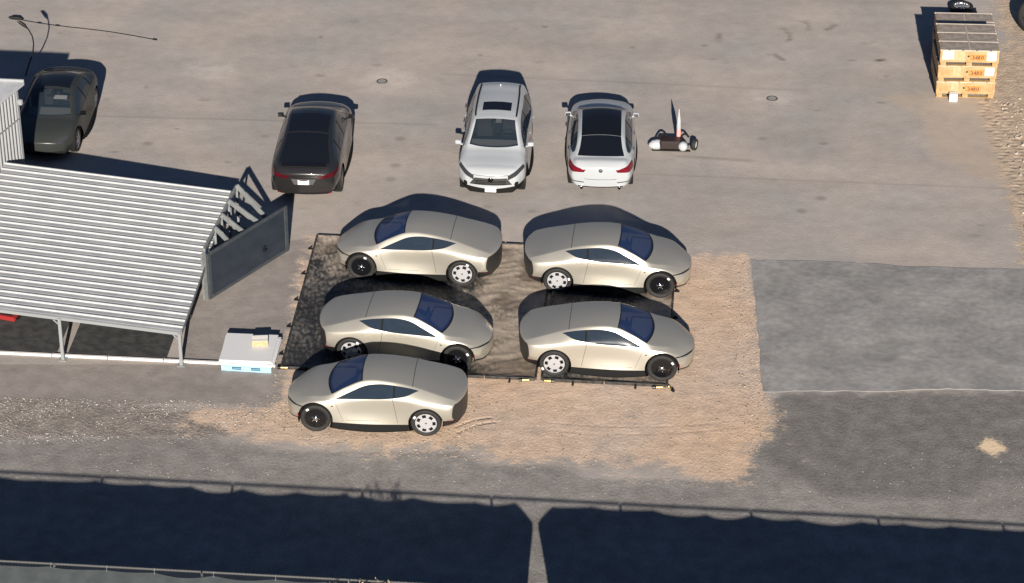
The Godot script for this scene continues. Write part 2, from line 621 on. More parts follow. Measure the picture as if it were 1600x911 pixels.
func make_coupe() -> Node3D:
	var c := {
		"x0": -2.27, "x1": 2.11, "edge": 0.22, "belt": 0.6, "axf": 1.335, "axr": -1.335, "r": 0.375, "arch": 0.425, "w": 0.95,
		"lf": 0.9, "lr": 0.46, "kf": 0.42, "kr": 0.34, "kfy": 0.35, "kry": 0.06, "yfc": 0.44, "yrc": 0.66, "round": 0.05,
		"yt": [[-2.27, 0.925], [-2.0, 0.985], [-1.5, 1.135], [-0.9, 1.30], [-0.3, 1.39], [0.0, 1.40], [0.22, 1.375], [0.6, 1.235], [1.05, 1.01], [1.5, 0.925], [1.85, 0.80], [2.11, 0.64]],
		"crown": [[-2.27, 0.03], [-1.2, 0.045], [0, 0.055], [0.6, 0.07], [1.05, 0.06], [1.5, 0.05], [2.11, 0.05]],
		"wr": [[-2.27, 0.71], [-1.8, 0.72], [-1.2, 0.65], [-0.5, 0.605], [0.2, 0.60], [0.6, 0.67], [1.0, 0.745], [1.4, 0.70], [1.9, 0.55], [2.11, 0.46]],
		"ys": [[-2.27, 0.85], [-1.6, 0.885], [-1.0, 0.965], [-0.5, 0.965], [0.4, 0.905], [0.9, 0.865], [1.335, 0.835], [1.8, 0.72], [2.11, 0.56]],
		"ws": [[-2.27, 0.80], [-1.8, 0.875], [-1.2, 0.885], [-0.3, 0.84], [0.5, 0.83], [1.2, 0.83], [1.8, 0.76], [2.11, 0.63]],
		"ym": [[-2.27, 0.58], [0, 0.56], [2.11, 0.45]],
		"wm": [[-2.27, 0.84], [-1.9, 0.915], [-1.335, 0.94], [-0.5, 0.895], [0.4, 0.895], [1.2, 0.925], [1.7, 0.88], [2.11, 0.72]],
		"yb": [[-2.27, 0.30], [-1.8, 0.20], [1.7, 0.17], [2.11, 0.22]],
		"wb": [[-2.27, 0.74], [-1.6, 0.85], [1.4, 0.86], [2.11, 0.62]],
		"yc": [[-2.27, 0.60], [2.11, 0.45]],
	}
	var car := Node3D.new()
	var s := shell(c)
	car_common(s, c, car)
	# dark tail panel and lower skirt
	put("tail_panel", skin(s, region(s, [func(p: Vector3): return p.x + 2.225 - 0.30 * pow(absf(p.z) / 0.95, 2.2), func(p: Vector3): return p.y - 0.875], -2, 7, -9, -1.7), 0.006), M.tail_black, car)
	put("rear_diffuser", skin(s, region(s, [func(p: Vector3): return p.y - 0.455 - (p.x + 1.8) * 0.03], -2, 4, -9, -1.7)), M.black, car)
	put("sill", skin(s, region(s, [func(p: Vector3): return p.y - 0.315 - 0.02 * p.x * p.x], -2, 3.5, -1.7, 1.72)), M.black_matte, car)
	put("front_splitter", skin(s, region(s, [func(p: Vector3): return p.y - 0.29], -2, 3.5, 1.6, 9)), M.black, car)
	# glass
	var base := func(p: Vector3): return p.x - (1.10 - 0.30 * pow(absf(p.z), 2.0))
	var head := func(p: Vector3): return (0.235 - 0.10 * p.z * p.z) - p.x
	var edge := func(p: Vector3): return absf(p.z) - (crv(c.wr, p.x) - 0.012)
	put("windshield_surround", skin(s, region(s, [func(p: Vector3): return base.call(p), func(p: Vector3): return head.call(p), edge, func(p: Vector3): return -max(base.call(p) + 0.045, max(head.call(p) + 0.03, edge.call(p) + 0.022))], 4.9, 7, 0.0, 1.3), 0.003), M.black, car)
	put("windshield", skin(s, region(s, [func(p: Vector3): return base.call(p), func(p: Vector3): return head.call(p), edge], 4.9, 7, 0.0, 1.3), 0.006), M.glass_coated, car)
	var up := [[-1.25, 1.13], [-1.12, 1.165], [-0.6, 1.252], [-0.2, 1.275], [0.15, 1.225], [0.5, 1.075], [0.86, 0.905]]
	var lo := [[-1.25, 1.17], [-1.10, 1.14], [-0.88, 1.065], [-0.53, 0.995], [0.26, 0.935], [0.86, 0.905]]
	var wf := [func(p: Vector3): return p.y - crv(up, p.x), func(p: Vector3): return crv(lo, p.x) - p.y, func(p: Vector3): return p.x - 0.855]
	two_sided(s, region(s, [wf[0], wf[1], func(p: Vector3): return p.x + 0.54, func(p: Vector3): return -0.585 - p.x], 3.5, 5.6, -1.3, 0.9), "window_pillar", M.black_matte, car, 0.002)
	var q := region(s, [wf[0], wf[1], func(p: Vector3): return p.x + 0.585], 3.5, 5.6, -1.3, 0.9)
	two_sided(s, q, "quarter_window", M.glass, car, 0.004)
	two_sided(s, region(s, wf, 3.5, 5.6, -1.3, 0.9), "side_window", M.glass, car, 0.004)
	# lamps and seams
	var bar := [[1.2, 0.70], [1.60, 0.665], [1.9, 0.62], [2.2, 0.585]]
	put("light_bar", skin(s, region(s, [func(p: Vector3): return p.y - crv(bar, p.x) - 0.013, func(p: Vector3): return crv(bar, p.x) - 0.013 - p.y], -2, 6.2, 1.66, 9), 0.006), M.black, car)
	for l in [line_at(-0.66, 0.36, -0.53, 1.0, 0.0045), line_at(0.66, 0.36, 0.88, 0.90, 0.003)]:
		var reg := region(s, l + [func(p: Vector3): return 0.37 - p.y], 2.0, 4.7, -1.0, 1.1)
		two_sided(s, reg, "door_seam", M.seam, car, 0.008)
	put("hatch_seam", skin(s, region(s, [func(p: Vector3): return p.x + 0.993, func(p: Vector3): return -1.007 - p.x], 4.95, 7, -1.2, -0.8), 0.008), M.seam, car)
	two_sided(s, region(s, line_at(0.62, 0.395, -0.30, 0.40, 0.003) + [func(p: Vector3): return absf(p.x - 0.2) - 0.40], 2.0, 3.6, -0.6, 0.9), "door_lettering_strip", M.seam, car, -0.001)
	finish_body(s, M.gold, car)
	for sd in [1, -1]:
		var mk := MB.new()
		mk.box(Vector3(0.93, 0.735, sd * 0.872), Vector3(0.05, 0.028, 0.02), Basis.IDENTITY, 0.006)
		put("fender_camera", mk, M.black, car)
		var rd := MB.new()
		rd.box(Vector3(1.76, 0.44, sd * 0.845), Vector3(0.02, 0.09, 0.03), Basis(Vector3.UP, -sd * 0.5), 0.004)
		put("side_marker", rd, M.red_lamp, car)
		var tl := MB.new()
		tl.box(Vector3(-1.95, 0.455, sd * 0.890), Vector3(0.20, 0.014, 0.02), Basis(Vector3.UP, -sd * 0.12), 0.004)
		put("tail_reflector", tl, M.red_lamp_dark, car)
	# cabin
	var fl := MB.new()
	fl.box(Vector3(-0.1, 0.35, 0), Vector3(2.0, 0.06, 1.3))
	put("cabin_floor", fl, M.cabin, car)
	var ds := MB.new()
	ds.box(Vector3(0.78, 0.82, 0), Vector3(0.55, 0.10, 1.34), Basis(Vector3(0, 0, 1), -0.06), 0.04)
	ds.box(Vector3(0.62, 0.66, 0), Vector3(0.25, 0.26, 1.34), Basis.IDENTITY, 0.04)
	put("dashboard", ds, M.dash, car)
	var sc := MB.new()
	sc.box(Vector3(0.46, 0.90, 0), Vector3(0.03, 0.26, 0.46), Basis(Vector3(0, 0, 1), 0.2), 0.01)
	put("screen", sc, M.black, car)
	for sd in [-1, 1]:
		seat(car, Vector3(-0.12, 0.50, sd * 0.36), M.seat)
	var rw := MB.new()
	rw.box(Vector3(-0.85, 0.80, 0), Vector3(0.06, 0.7, 1.3))
	put("rear_bulkhead", rw, M.cabin, car)
	return car

func coupe_wheels(car: Node3D, spins: Array) -> void:
	for sd in [1, -1]:
		var i := 0 if sd > 0 else 2
		add_wheel(car, M.wd_holes, Vector3(-1.335, 0.375, sd * 0.815), sd, M.white_cover, spins[i], {"sticker": spins[i + 4], "r": 0.375, "wd": 0.225, "cap": M.grey_dark})
		add_wheel(car, M.wd_disc, Vector3(1.335, 0.375, sd * 0.80), sd, M.black_gloss, spins[i + 1], {"sticker": spins[i + 5], "r": 0.375, "wd": 0.225, "cap": M.chrome})

# a four-door body; k gives its shape and where its windows lie
func make_car(k: Dictionary, car: Node3D, paint: Material) -> Shell:
	var s := shell(k)
	car_common(s, k, car)
	var sill: float = k.sill
	put("sill", skin(s, region(s, [func(p: Vector3): return p.y - sill], -2, 3.5, k.axr - 0.2, k.axf + 0.2)), k.get("clad", M.black_matte), car)
	var ws0: float = k.ws_base
	var ws1: float = k.ws_head
	var rg0: float = k.rg_base
	var rg1: float = k.rg_head
	var edge := func(p: Vector3): return absf(p.z) - (crv(k.wr, p.x) - 0.05)
	put("windshield", skin(s, region(s, [func(p: Vector3): return p.x - (ws0 - 0.24 * p.z * p.z), func(p: Vector3): return ws1 - 0.08 * p.z * p.z - p.x, edge], 4.9, 7, ws1 - 0.3, ws0 + 0.2), 0.006), M.glass_front, car)
	put("rear_window", skin(s, region(s, [func(p: Vector3): return rg0 + 0.16 * p.z * p.z - p.x, func(p: Vector3): return p.x - rg1 - 0.05 * p.z * p.z, func(p: Vector3): return absf(p.z) - (crv(k.wr, p.x) - k.get("rg_edge", 0.05))], 4.9, 7, rg0 - 0.2, rg1 + 0.3), 0.006), M.glass_dark, car)
	if k.has("roof_glass"):
		var a: float = k.roof_glass[0]
		var b: float = k.roof_glass[1]
		var hw: float = k.roof_glass[2]
		put("roof_glass", skin(s, region(s, [func(p: Vector3): return a + 0.05 * p.z * p.z - p.x, func(p: Vector3): return p.x - b, func(p: Vector3): return absf(p.z) - hw], 4.9, 7, a - 0.2, b + 0.2), 0.005), k.get("roof_mat", M.glass_dark), car)
	if k.has("roof_seam"):
		var rx: float = k.roof_seam
		put("roof_seam", skin(s, region(s, [func(p: Vector3): return p.x - rx - 0.008, func(p: Vector3): return rx - 0.008 - p.x], 4.95, 7, rx - 0.2, rx + 0.2), -0.002), paint, car)
	var up: Array = k.win_up
	var lo: Array = k.win_lo
	var wx0: float = up[0][0]
	var wx1: float = up[up.size() - 1][0]
	var wf := [func(p: Vector3): return p.y - crv(up, p.x), func(p: Vector3): return crv(lo, p.x) - p.y]
	var edges: Array = [wx0] + k.pillars + [wx1]
	for i in edges.size() - 1:
		var e0: float = edges[i] + (0.03 if i > 0 else 0.0)
		var e1: float = edges[i + 1] - (0.03 if i < edges.size() - 2 else 0.0)
		two_sided(s, region(s, wf + [func(p: Vector3): return e0 - p.x, func(p: Vector3): return p.x - e1], 3.5, 5.7, wx0 - 0.2, wx1 + 0.2), "side_window", M.glass, car, 0.005)
	two_sided(s, region(s, wf, 3.5, 5.7, wx0, wx1), "window_pillar", M.black_matte, car, 0.003)
	for l in k.seams:
		two_sided(s, region(s, line_at(l[0], l[1], l[2], l[3], 0.006) + [func(p: Vector3): return sill + 0.08 - p.y], 2.0, 4.6, min(l[0], l[2]) - 0.3, max(l[0], l[2]) + 0.3), "door_seam", M.seam, car, 0.008)
	return s

# squeeze a car's plan along its length
func shorten(k: Dictionary, f: float) -> void:
	for key in ["yt", "crown", "wr", "ys", "ws", "ym", "wm", "yb", "wb", "yc", "win_up", "win_lo"]:
		for q in k[key]: q[0] *= f
	for key in ["x0", "x1", "axf", "axr", "ws_base", "ws_head", "rg_base", "rg_head"]: k[key] *= f
	k.roof_glass[0] *= f
	k.roof_glass[1] *= f
	for i in k.pillars.size(): k.pillars[i] *= f
	for q in k.seams:
		q[0] *= f
		q[2] *= f

func cabin(car: Node3D, k: Dictionary, inner: Material) -> void:
	var f: float = k.ws_base
	var h: float = crv(k.ys, f - 0.3)
	var ds := MB.new()
	ds.box(Vector3(f - 0.42, h - 0.05, 0), Vector3(0.62, 0.10, 1.32), Basis(Vector3(0, 0, 1), -0.05), 0.04)
	ds.box(Vector3(f - 0.62, h - 0.22, 0), Vector3(0.22, 0.28, 1.32), Basis.IDENTITY, 0.04)
	put("dashboard", ds, M.dash, car)
	var st := MB.new()
	var sw := Vector3(f - 0.86, h + 0.03, -0.36)
	var ring: Array = []
	for i in 21:
		var an := TAU * i / 20.0
		ring.push_back(sw + Vector3(0.06 * sin(an), 0.18 * sin(an), 0.19 * cos(an)))
	st.tube(ring, 0.014, 6, false)
	st.bar(sw + Vector3(0, 0, -0.18), sw + Vector3(0, 0, 0.18), 0.03, 0.05)
	put("steering_wheel", st, M.black, car)
	for sd in [-1, 1]:
		seat(car, Vector3(f - 1.30, h - 0.45, sd * 0.36), inner)
		seat(car, Vector3(f - 2.02, h - 0.52, sd * 0.34), inner, false)
	var fl := MB.new()
	fl.box(Vector3(f - 1.6, 0.34, 0), Vector3(2.6, 0.05, 1.35))
	put("cabin_floor", fl, M.cabin, car)
	var mi := MB.new()
	mi.box(Vector3(k.ws_head + 0.16, crv(k.yt, k.ws_head) - 0.14, 0), Vector3(0.04, 0.07, 0.22), Basis.IDENTITY, 0.015)
	put("rear_view_mirror", mi, M.black, car)

func door_mirrors(car: Node3D, x: float, y: float, z: float, m: Material) -> void:
	for sd in [-1, 1]:
		var mb := MB.new()
		mb.box(Vector3(x, y, sd * (z + 0.075)), Vector3(0.09, 0.12, 0.17), Basis(Vector3.UP, -sd * 0.18), 0.04)
		mb.bar(Vector3(x + 0.01, y - 0.06, sd * (z - 0.05)), Vector3(x, y - 0.04, sd * (z + 0.05)), 0.06, 0.035)
		var o := put("door_mirror", mb, m, car)
		var gl := MB.new()
		gl.box(Vector3(x - 0.048, y, sd * (z + 0.075)), Vector3(0.004, 0.09, 0.13), Basis(Vector3.UP, -sd * 0.18), 0.001)
		put("mirror_glass", gl, M.chrome, o)

func plate(car: Node3D, at: Vector3, lean: float) -> void:
	var mb := MB.new()
	mb.box(at, Vector3(0.012, 0.155, 0.31), Basis(Vector3(0, 0, 1), lean), 0.003)
	put("licence_plate", mb, M.white_paper, car)

func four_wheels(car: Node3D, k: Dictionary, d: Dictionary, m: Material) -> void:
	for ax in [k.axf, k.axr]:
		for sd in [-1, 1]:
			add_wheel(car, d, Vector3(ax, k.r, sd * (crv(k.wm, ax) - 0.135)), sd, m, 0.3 + ax)

func door_handles(car: Node3D, k: Dictionary, xs: Array, y: float, m: Material) -> void:
	for x in xs:
		for sd in [-1, 1]:
			var mb := MB.new()
			mb.box(Vector3(x, y, sd * (crv(k.ws, x) + 0.045)), Vector3(0.20, 0.03, 0.03), Basis.IDENTITY, 0.01)
			put("door_handle", mb, m, car)

func white_suv(at: Vector3, turn: float) -> void:
	var car := thing("white_suv", "white sport utility vehicle facing the camera with dark sunroof and black grille", "car", at, turn)
	var k := {
		"x0": -2.28, "x1": 2.28, "axf": 1.345, "axr": -1.345, "r": 0.36, "arch": 0.43, "w": 0.93, "sill": 0.36,
		"lf": 0.8, "lr": 0.6, "kf": 0.24, "kr": 0.15, "kfy": 0.30, "kry": 0.22, "yfc": 0.60, "yrc": 0.75, "round": 0.07,
		"yt": [[-2.28, 1.04], [-2.15, 1.36], [-2.0, 1.575], [-1.8, 1.635], [-1.2, 1.675], [-0.5, 1.69], [0.1, 1.675], [0.42, 1.625], [0.8, 1.38], [1.17, 1.14], [1.4, 1.09], [1.9, 1.02], [2.15, 0.965], [2.28, 0.88]],
		"crown": [[-2.28, 0.05], [-1.8, 0.06], [0, 0.06], [0.5, 0.07], [1.1, 0.045], [1.9, 0.05], [2.28, 0.05]],
		"wr": [[-2.28, 0.66], [-1.8, 0.585], [-1.0, 0.60], [0, 0.605], [0.42, 0.60], [0.8, 0.67], [1.17, 0.745], [1.7, 0.735], [2.28, 0.60]],
		"ys": [[-2.28, 0.95], [-1.4, 1.04], [-0.5, 1.03], [0.5, 1.0], [1.2, 1.0], [1.9, 0.93], [2.28, 0.80]],
		"ws": [[-2.28, 0.76], [-1.8, 0.86], [0, 0.88], [1.2, 0.875], [1.9, 0.83], [2.28, 0.70]],
		"ym": [[-2.28, 0.66], [2.28, 0.62]],
		"wm": [[-2.28, 0.80], [-1.8, 0.91], [-1.345, 0.928], [0, 0.90], [1.345, 0.925], [1.9, 0.89], [2.28, 0.74]],
		"yb": [[-2.28, 0.36], [-1.8, 0.22], [1.8, 0.22], [2.28, 0.28]],
		"wb": [[-2.28, 0.70], [-1.6, 0.86], [1.6, 0.86], [2.28, 0.66]],
		"yc": [[-2.28, 0.72], [2.28, 0.60]],
		"ws_base": 1.16, "ws_head": 0.38, "rg_base": -2.2, "rg_head": -1.93,
		"roof_glass": [-0.55, -0.05, 0.40],
		"win_up": [[-1.85, 1.30], [-1.5, 1.46], [-0.6, 1.53], [0.1, 1.52], [0.45, 1.42], [0.98, 1.06]],
		"win_lo": [[-1.85, 1.25], [-1.5, 1.14], [-0.5, 1.085], [0.4, 1.06], [0.98, 1.045]],
		"pillars": [-1.28, -0.35],
		"seams": [[-0.35, 0.42, -0.35, 1.08], [0.85, 0.42, 0.95, 1.03], [-1.05, 0.75, -1.28, 1.12]],
	}
	var s := make_car(k, car, M.white_paint)
	# dark bumper, grille, lamps
	put("lower_bumper", skin(s, region(s, [func(p: Vector3): return p.y - 0.44 - 0.10 * absf(p.z)], -2, 4, 1.7, 9), 0.004), M.black_matte, car)
	put("grille", skin(s, region(s, [func(p: Vector3): return p.y - 0.77, func(p: Vector3): return 0.56 - p.y, func(p: Vector3): return absf(p.z) - 0.44 - (0.77 - p.y) * 0.7], -2, 6.5, 1.7, 9), 0.02), M.grille, car)
	var hl := region(s, [func(p: Vector3): return p.y - 0.84 - (absf(p.z) - 0.5) * 0.36, func(p: Vector3): return 0.715 + (absf(p.z) - 0.5) * 0.42 - p.y, func(p: Vector3): return 0.47 - absf(p.z)], -2, 5.6, 1.72, 9)
	two_sided(s, hl, "headlight", M.lamp_dark, car, 0.004)
	two_sided(s, region(s, [func(p: Vector3): return Vector2((absf(p.z) - 0.70) * 1.3, p.y - 0.56).length() - 0.075], -2, 5, 1.6, 9), "fog_lamp", M.black, car, 0.01)
	put("hood_seam", skin(s, region(s, [func(p: Vector3): return p.y - 0.845 - 0.0 * p.z, func(p: Vector3): return 0.833 - p.y, func(p: Vector3): return absf(p.z) - 0.5], -2, 7, 1.9, 9), 0.008), M.seam, car)
	finish_body(s, M.white_paint, car)
	for y in [0.60, 0.645, 0.69]:
		var gb := MB.new()
		gb.bar(Vector3(2.265, y, -0.42), Vector3(2.265, y, 0.42), 0.012, 0.012)
		put("grille_bar", gb, M.black_gloss, car)
	var em := MB.new()
	em.lathe([Vector2(0.001, 0.012), Vector2(0.07, 0.010), Vector2(0.078, 0.0)], Vector3(2.285, 0.725, 0), Vector3(1, 0, 0), 20)
	put("badge", em, M.black_gloss, car)
	plate(car, Vector3(2.285, 0.43, 0), 0.0)
	for sd in [-1, 1]:
		var rr := MB.new()
		var pts: Array = []
		for i in 13:
			var x := lerpf(-1.75, 0.2, i / 12.0)
			pts.push_back(Vector3(x, crv(k.yt, x) - 0.045 + 0.03 * (1.0 if i > 0 and i < 12 else 0.0), sd * (crv(k.wr, x) - 0.03)))
		rr.tube(pts, 0.026, 8)
		put("roof_rail", rr, M.black, car)
	var an := MB.new()
	an.box(Vector3(-1.62, 1.68, 0), Vector3(0.16, 0.06, 0.04), Basis(Vector3(0, 0, 1), 0.3), 0.015)
	put("antenna_fin", an, M.white_paint, car)
	door_mirrors(car, 0.82, 1.10, 0.93, M.white_paint)
	door_handles(car, k, [-0.22, -1.15], 0.95, M.white_paint)
	cabin(car, k, M.seat_dark)
	four_wheels(car, k, M.wd_spoke36, M.alloy)

func white_sedan(at: Vector3, turn: float) -> void:
	var car := thing("white_sedan", "white four-door sedan with black roof seen from behind, red tail lights", "car", at, turn)
	var k := {
		"x0": -2.36, "x1": 2.36, "axf": 1.40, "axr": -1.40, "r": 0.335, "arch": 0.40, "w": 0.93, "sill": 0.30,
		"lf": 0.9, "lr": 0.7, "kf": 0.34, "kr": 0.20, "kfy": 0.30, "kry": 0.25, "yfc": 0.50, "yrc": 0.72, "round": 0.08,
		"yt": [[-2.36, 0.97], [-2.2, 1.06], [-1.9, 1.085], [-1.6, 1.19], [-1.15, 1.36], [-0.6, 1.45], [0.0, 1.46], [0.4, 1.405], [0.8, 1.20], [1.2, 0.995], [1.5, 0.94], [2.0, 0.84], [2.36, 0.68]],
		"crown": [[-2.36, 0.05], [-1.9, 0.05], [-1.2, 0.07], [0, 0.075], [0.6, 0.08], [1.2, 0.05], [2.36, 0.05]],
		"wr": [[-2.36, 0.62], [-2.0, 0.70], [-1.5, 0.63], [-0.8, 0.575], [0, 0.58], [0.5, 0.61], [0.9, 0.68], [1.2, 0.735], [1.8, 0.69], [2.36, 0.52]],
		"ys": [[-2.36, 0.88], [-1.8, 0.96], [-1.0, 0.955], [0, 0.92], [1.0, 0.88], [1.7, 0.80], [2.36, 0.62]],
		"ws": [[-2.36, 0.74], [-1.8, 0.84], [-0.8, 0.87], [0.4, 0.87], [1.3, 0.85], [1.9, 0.78], [2.36, 0.62]],
		"ym": [[-2.36, 0.64], [2.36, 0.52]],
		"wm": [[-2.36, 0.80], [-1.9, 0.89], [-1.4, 0.928], [0, 0.905], [1.4, 0.92], [1.9, 0.87], [2.36, 0.70]],
		"yb": [[-2.36, 0.30], [-1.8, 0.19], [1.8, 0.17], [2.36, 0.20]],
		"wb": [[-2.36, 0.72], [-1.6, 0.86], [1.6, 0.86], [2.36, 0.62]],
		"yc": [[-2.36, 0.64], [2.36, 0.48]],
		"ws_base": 1.18, "ws_head": 0.36, "rg_base": -1.90, "rg_head": -1.16,
		"roof_glass": [-1.152, 0.33, 0.55], "roof_mat": M.black_gloss,
		"win_up": [[-1.62, 1.08], [-1.3, 1.20], [-0.7, 1.29], [0.0, 1.31], [0.4, 1.24], [1.0, 0.96]],
		"win_lo": [[-1.62, 1.04], [-1.2, 1.005], [-0.4, 0.98], [0.4, 0.95], [1.0, 0.94]],
		"pillars": [-1.05, -0.18],
		"seams": [[-0.18, 0.36, -0.18, 0.98], [0.88, 0.36, 0.98, 0.93], [-0.98, 0.70, -1.15, 1.0]],
	}
	var s := make_car(k, car, M.white_paint)
	var tl := region(s, [func(p: Vector3): return p.y - 0.895 - (absf(p.z) - 0.5) * 0.16, func(p: Vector3): return 0.765 + (0.80 - absf(p.z)) * 0.10 - p.y, func(p: Vector3): return 0.43 + (0.85 - p.y) * 0.6 - absf(p.z)], -2, 5.2, -9, -1.78)
	two_sided(s, tl, "tail_light", M.red_lamp, car, 0.002)
	put("trunk_seam", skin(s, region(s, [func(p: Vector3): return p.y - 0.60, func(p: Vector3): return 0.588 - p.y, func(p: Vector3): return absf(p.z) - 0.44], -2, 7, -9, -1.9), 0.008), M.seam, car)
	two_sided(s, region(s, [func(p: Vector3): return p.y - 0.50, func(p: Vector3): return 0.47 - p.y, func(p: Vector3): return 0.46 - absf(p.z)], -2, 4, -9, -1.9), "rear_reflector", M.lamp_dark, car, 0.003)
	put("rear_diffuser", skin(s, region(s, [func(p: Vector3): return p.y - 0.36, func(p: Vector3): return absf(p.z) - 0.62], -2, 4, -9, -1.8), 0.006), M.black_matte, car)
	put("hood_seam", skin(s, region(s, [func(p: Vector3): return p.x - 2.10, func(p: Vector3): return 2.088 - p.x], 4.9, 7, 1.9, 2.3), 0.008), M.seam, car)
	two_sided(s, region(s, [func(p: Vector3): return p.y - 0.74, func(p: Vector3): return 0.60 - p.y, func(p: Vector3): return 0.42 - absf(p.z)], -2, 5, 1.75, 9), "headlight", M.lamp_dark, car, 0.003)
	finish_body(s, M.white_paint, car)
	var em := MB.new()
	em.lathe([Vector2(0.001, 0.012), Vector2(0.05, 0.010), Vector2(0.056, 0.0)], Vector3(-2.365, 0.875, 0), Vector3(-1, 0.15, 0), 20)
	em.box(Vector3(-2.372, 0.875, 0), Vector3(0.006, 0.02, 0.11))
	put("badge", em, M.grey_dark, car)
	for sd in [-1, 1]:
		var ex := MB.new()
		ex.lathe([Vector2(0.035, 0.05), Vector2(0.05, 0.05), Vector2(0.05, -0.08)], Vector3(-2.28, 0.32, sd * 0.52), Vector3(-1, 0, 0), 16)
		put("exhaust_tip", ex, M.chrome, car)
	door_mirrors(car, 0.80, 0.98, 0.89, M.white_paint)
	door_handles(car, k, [-0.02, -0.95], 0.83, M.chrome)
	cabin(car, k, M.seat_dark)
	four_wheels(car, k, M.wd_spoke34, M.alloy)

func dark_suv(at: Vector3, turn: float) -> void:
	var car := thing("dark_crossover", "dark grey crossover with full glass roof seen from behind, white licence plate", "car", at, turn)
	var k := {
		"x0": -2.42, "x1": 2.42, "axf": 1.45, "axr": -1.45, "r": 0.37, "arch": 0.435, "w": 0.98, "sill": 0.34,
		"lf": 0.9, "lr": 0.7, "kf": 0.34, "kr": 0.20, "kfy": 0.30, "kry": 0.28, "yfc": 0.52, "yrc": 0.75, "round": 0.08,
		"yt": [[-2.42, 1.02], [-2.25, 1.14], [-2.05, 1.18], [-1.6, 1.36], [-1.0, 1.55], [-0.4, 1.65], [0.15, 1.645], [0.6, 1.53], [1.05, 1.27], [1.5, 1.05], [1.8, 0.99], [2.2, 0.88], [2.42, 0.74]],
		"crown": [[-2.42, 0.05], [-1.9, 0.05], [-1.2, 0.07], [0, 0.08], [0.8, 0.08], [1.5, 0.05], [2.42, 0.05]],
		"wr": [[-2.42, 0.66], [-2.05, 0.74], [-1.5, 0.66], [-0.8, 0.61], [0, 0.61], [0.7, 0.65], [1.2, 0.72], [1.5, 0.765], [2.0, 0.70], [2.42, 0.55]],
		"ys": [[-2.42, 0.92], [-1.8, 1.02], [-1.0, 1.02], [0, 0.99], [1.0, 0.95], [1.8, 0.88], [2.42, 0.68]],
		"ws": [[-2.42, 0.78], [-1.8, 0.90], [-0.8, 0.92], [0.4, 0.91], [1.4, 0.89], [2.0, 0.82], [2.42, 0.66]],
		"ym": [[-2.42, 0.66], [2.42, 0.54]],
		"wm": [[-2.42, 0.84], [-1.9, 0.94], [-1.45, 0.975], [0, 0.945], [1.45, 0.965], [2.0, 0.90], [2.42, 0.74]],
		"yb": [[-2.42, 0.32], [-1.8, 0.2], [1.8, 0.18], [2.42, 0.22]],
		"wb": [[-2.42, 0.74], [-1.6, 0.90], [1.6, 0.90], [2.42, 0.66]],
		"yc": [[-2.42, 0.68], [2.42, 0.50]],
		"ws_base": 1.46, "ws_head": -0.02, "rg_base": -2.08, "rg_head": -1.02, "rg_edge": 0.05,
		"roof_glass": [-0.94, -0.06, 0.55],
		"win_up": [[-1.75, 1.16], [-1.3, 1.33], [-0.7, 1.46], [0.0, 1.48], [0.5, 1.38], [1.2, 1.03]],
		"win_lo": [[-1.75, 1.11], [-1.2, 1.07], [-0.4, 1.05], [0.4, 1.02], [1.2, 1.01]],
		"pillars": [-1.1, -0.18],
		"seams": [[-0.18, 0.40, -0.18, 1.05], [0.95, 0.40, 1.15, 1.0], [-0.98, 0.76, -1.2, 1.07]],
	}
	var s := make_car(k, car, M.dark_paint)
	var tl := region(s, [func(p: Vector3): return p.y - 0.955 - (absf(p.z) - 0.5) * 0.06, func(p: Vector3): return 0.85 + (absf(p.z) - 0.6) * 0.10 - p.y, func(p: Vector3): return 0.40 + (0.90 - p.y) * 1.2 - absf(p.z)], -2, 5.2, -9, -1.80)
	two_sided(s, tl, "tail_light", M.red_lamp_dark, car, 0.003)
	put("chrome_strip", skin(s, region(s, [func(p: Vector3): return p.y - 0.918, func(p: Vector3): return 0.90 - p.y, func(p: Vector3): return absf(p.z) - 0.40], -2, 7, -9, -1.9), -0.004), M.chrome_dark, car)
	put("plate_recess", skin(s, region(s, [func(p: Vector3): return p.y - 0.84, func(p: Vector3): return 0.66 - p.y, func(p: Vector3): return absf(p.z) - 0.26 - (p.y - 0.66) * 0.5], -2, 7, -9, -1.9), 0.012), M.grey_dark, car)
	put("rear_diffuser", skin(s, region(s, [func(p: Vector3): return p.y - 0.42], -2, 4, -9, -1.8), 0.006), M.black_matte, car)
	put("hood_seam", skin(s, region(s, [func(p: Vector3): return p.x - 2.14, func(p: Vector3): return 2.126 - p.x], 4.9, 7, 1.9, 2.3), 0.008), M.seam, car)
	two_sided(s, region(s, [func(p: Vector3): return p.y - 0.80, func(p: Vector3): return 0.68 - p.y, func(p: Vector3): return 0.45 - absf(p.z)], -2, 5, 1.8, 9), "headlight", M.lamp_dark, car, 0.003)
	finish_body(s, M.dark_paint, car)
	plate(car, Vector3(-2.405, 0.75, 0), -0.12)
	var sp := MB.new()
	sp.bar(Vector3(-2.20, 1.165, -0.62), Vector3(-2.20, 1.165, 0.62), 0.14, 0.025, Vector3(-0.3, 1, 0), 0.01)
	put("rear_spoiler", sp, M.black_gloss, car)
	var em := MB.new()
	em.box(Vector3(-2.40, 0.955, 0), Vector3(0.01, 0.05, 0.05), Basis(Vector3(1, 0, 0), 0.78), 0.004)
	put("badge", em, M.chrome, car)
	for sd in [-1, 1]:
		var rf := MB.new()
		rf.box(Vector3(-2.27, 0.36, sd * 0.62), Vector3(0.03, 0.04, 0.26), Basis(Vector3.UP, sd * 0.28), 0.006)
		put("bumper_reflector", rf, M.red_lamp, car)
	door_mirrors(car, 0.95, 1.06, 0.925, M.dark_paint)
	cabin(car, k, M.seat_dark)
	four_wheels(car, k, M.wd_spoke37, M.alloy)

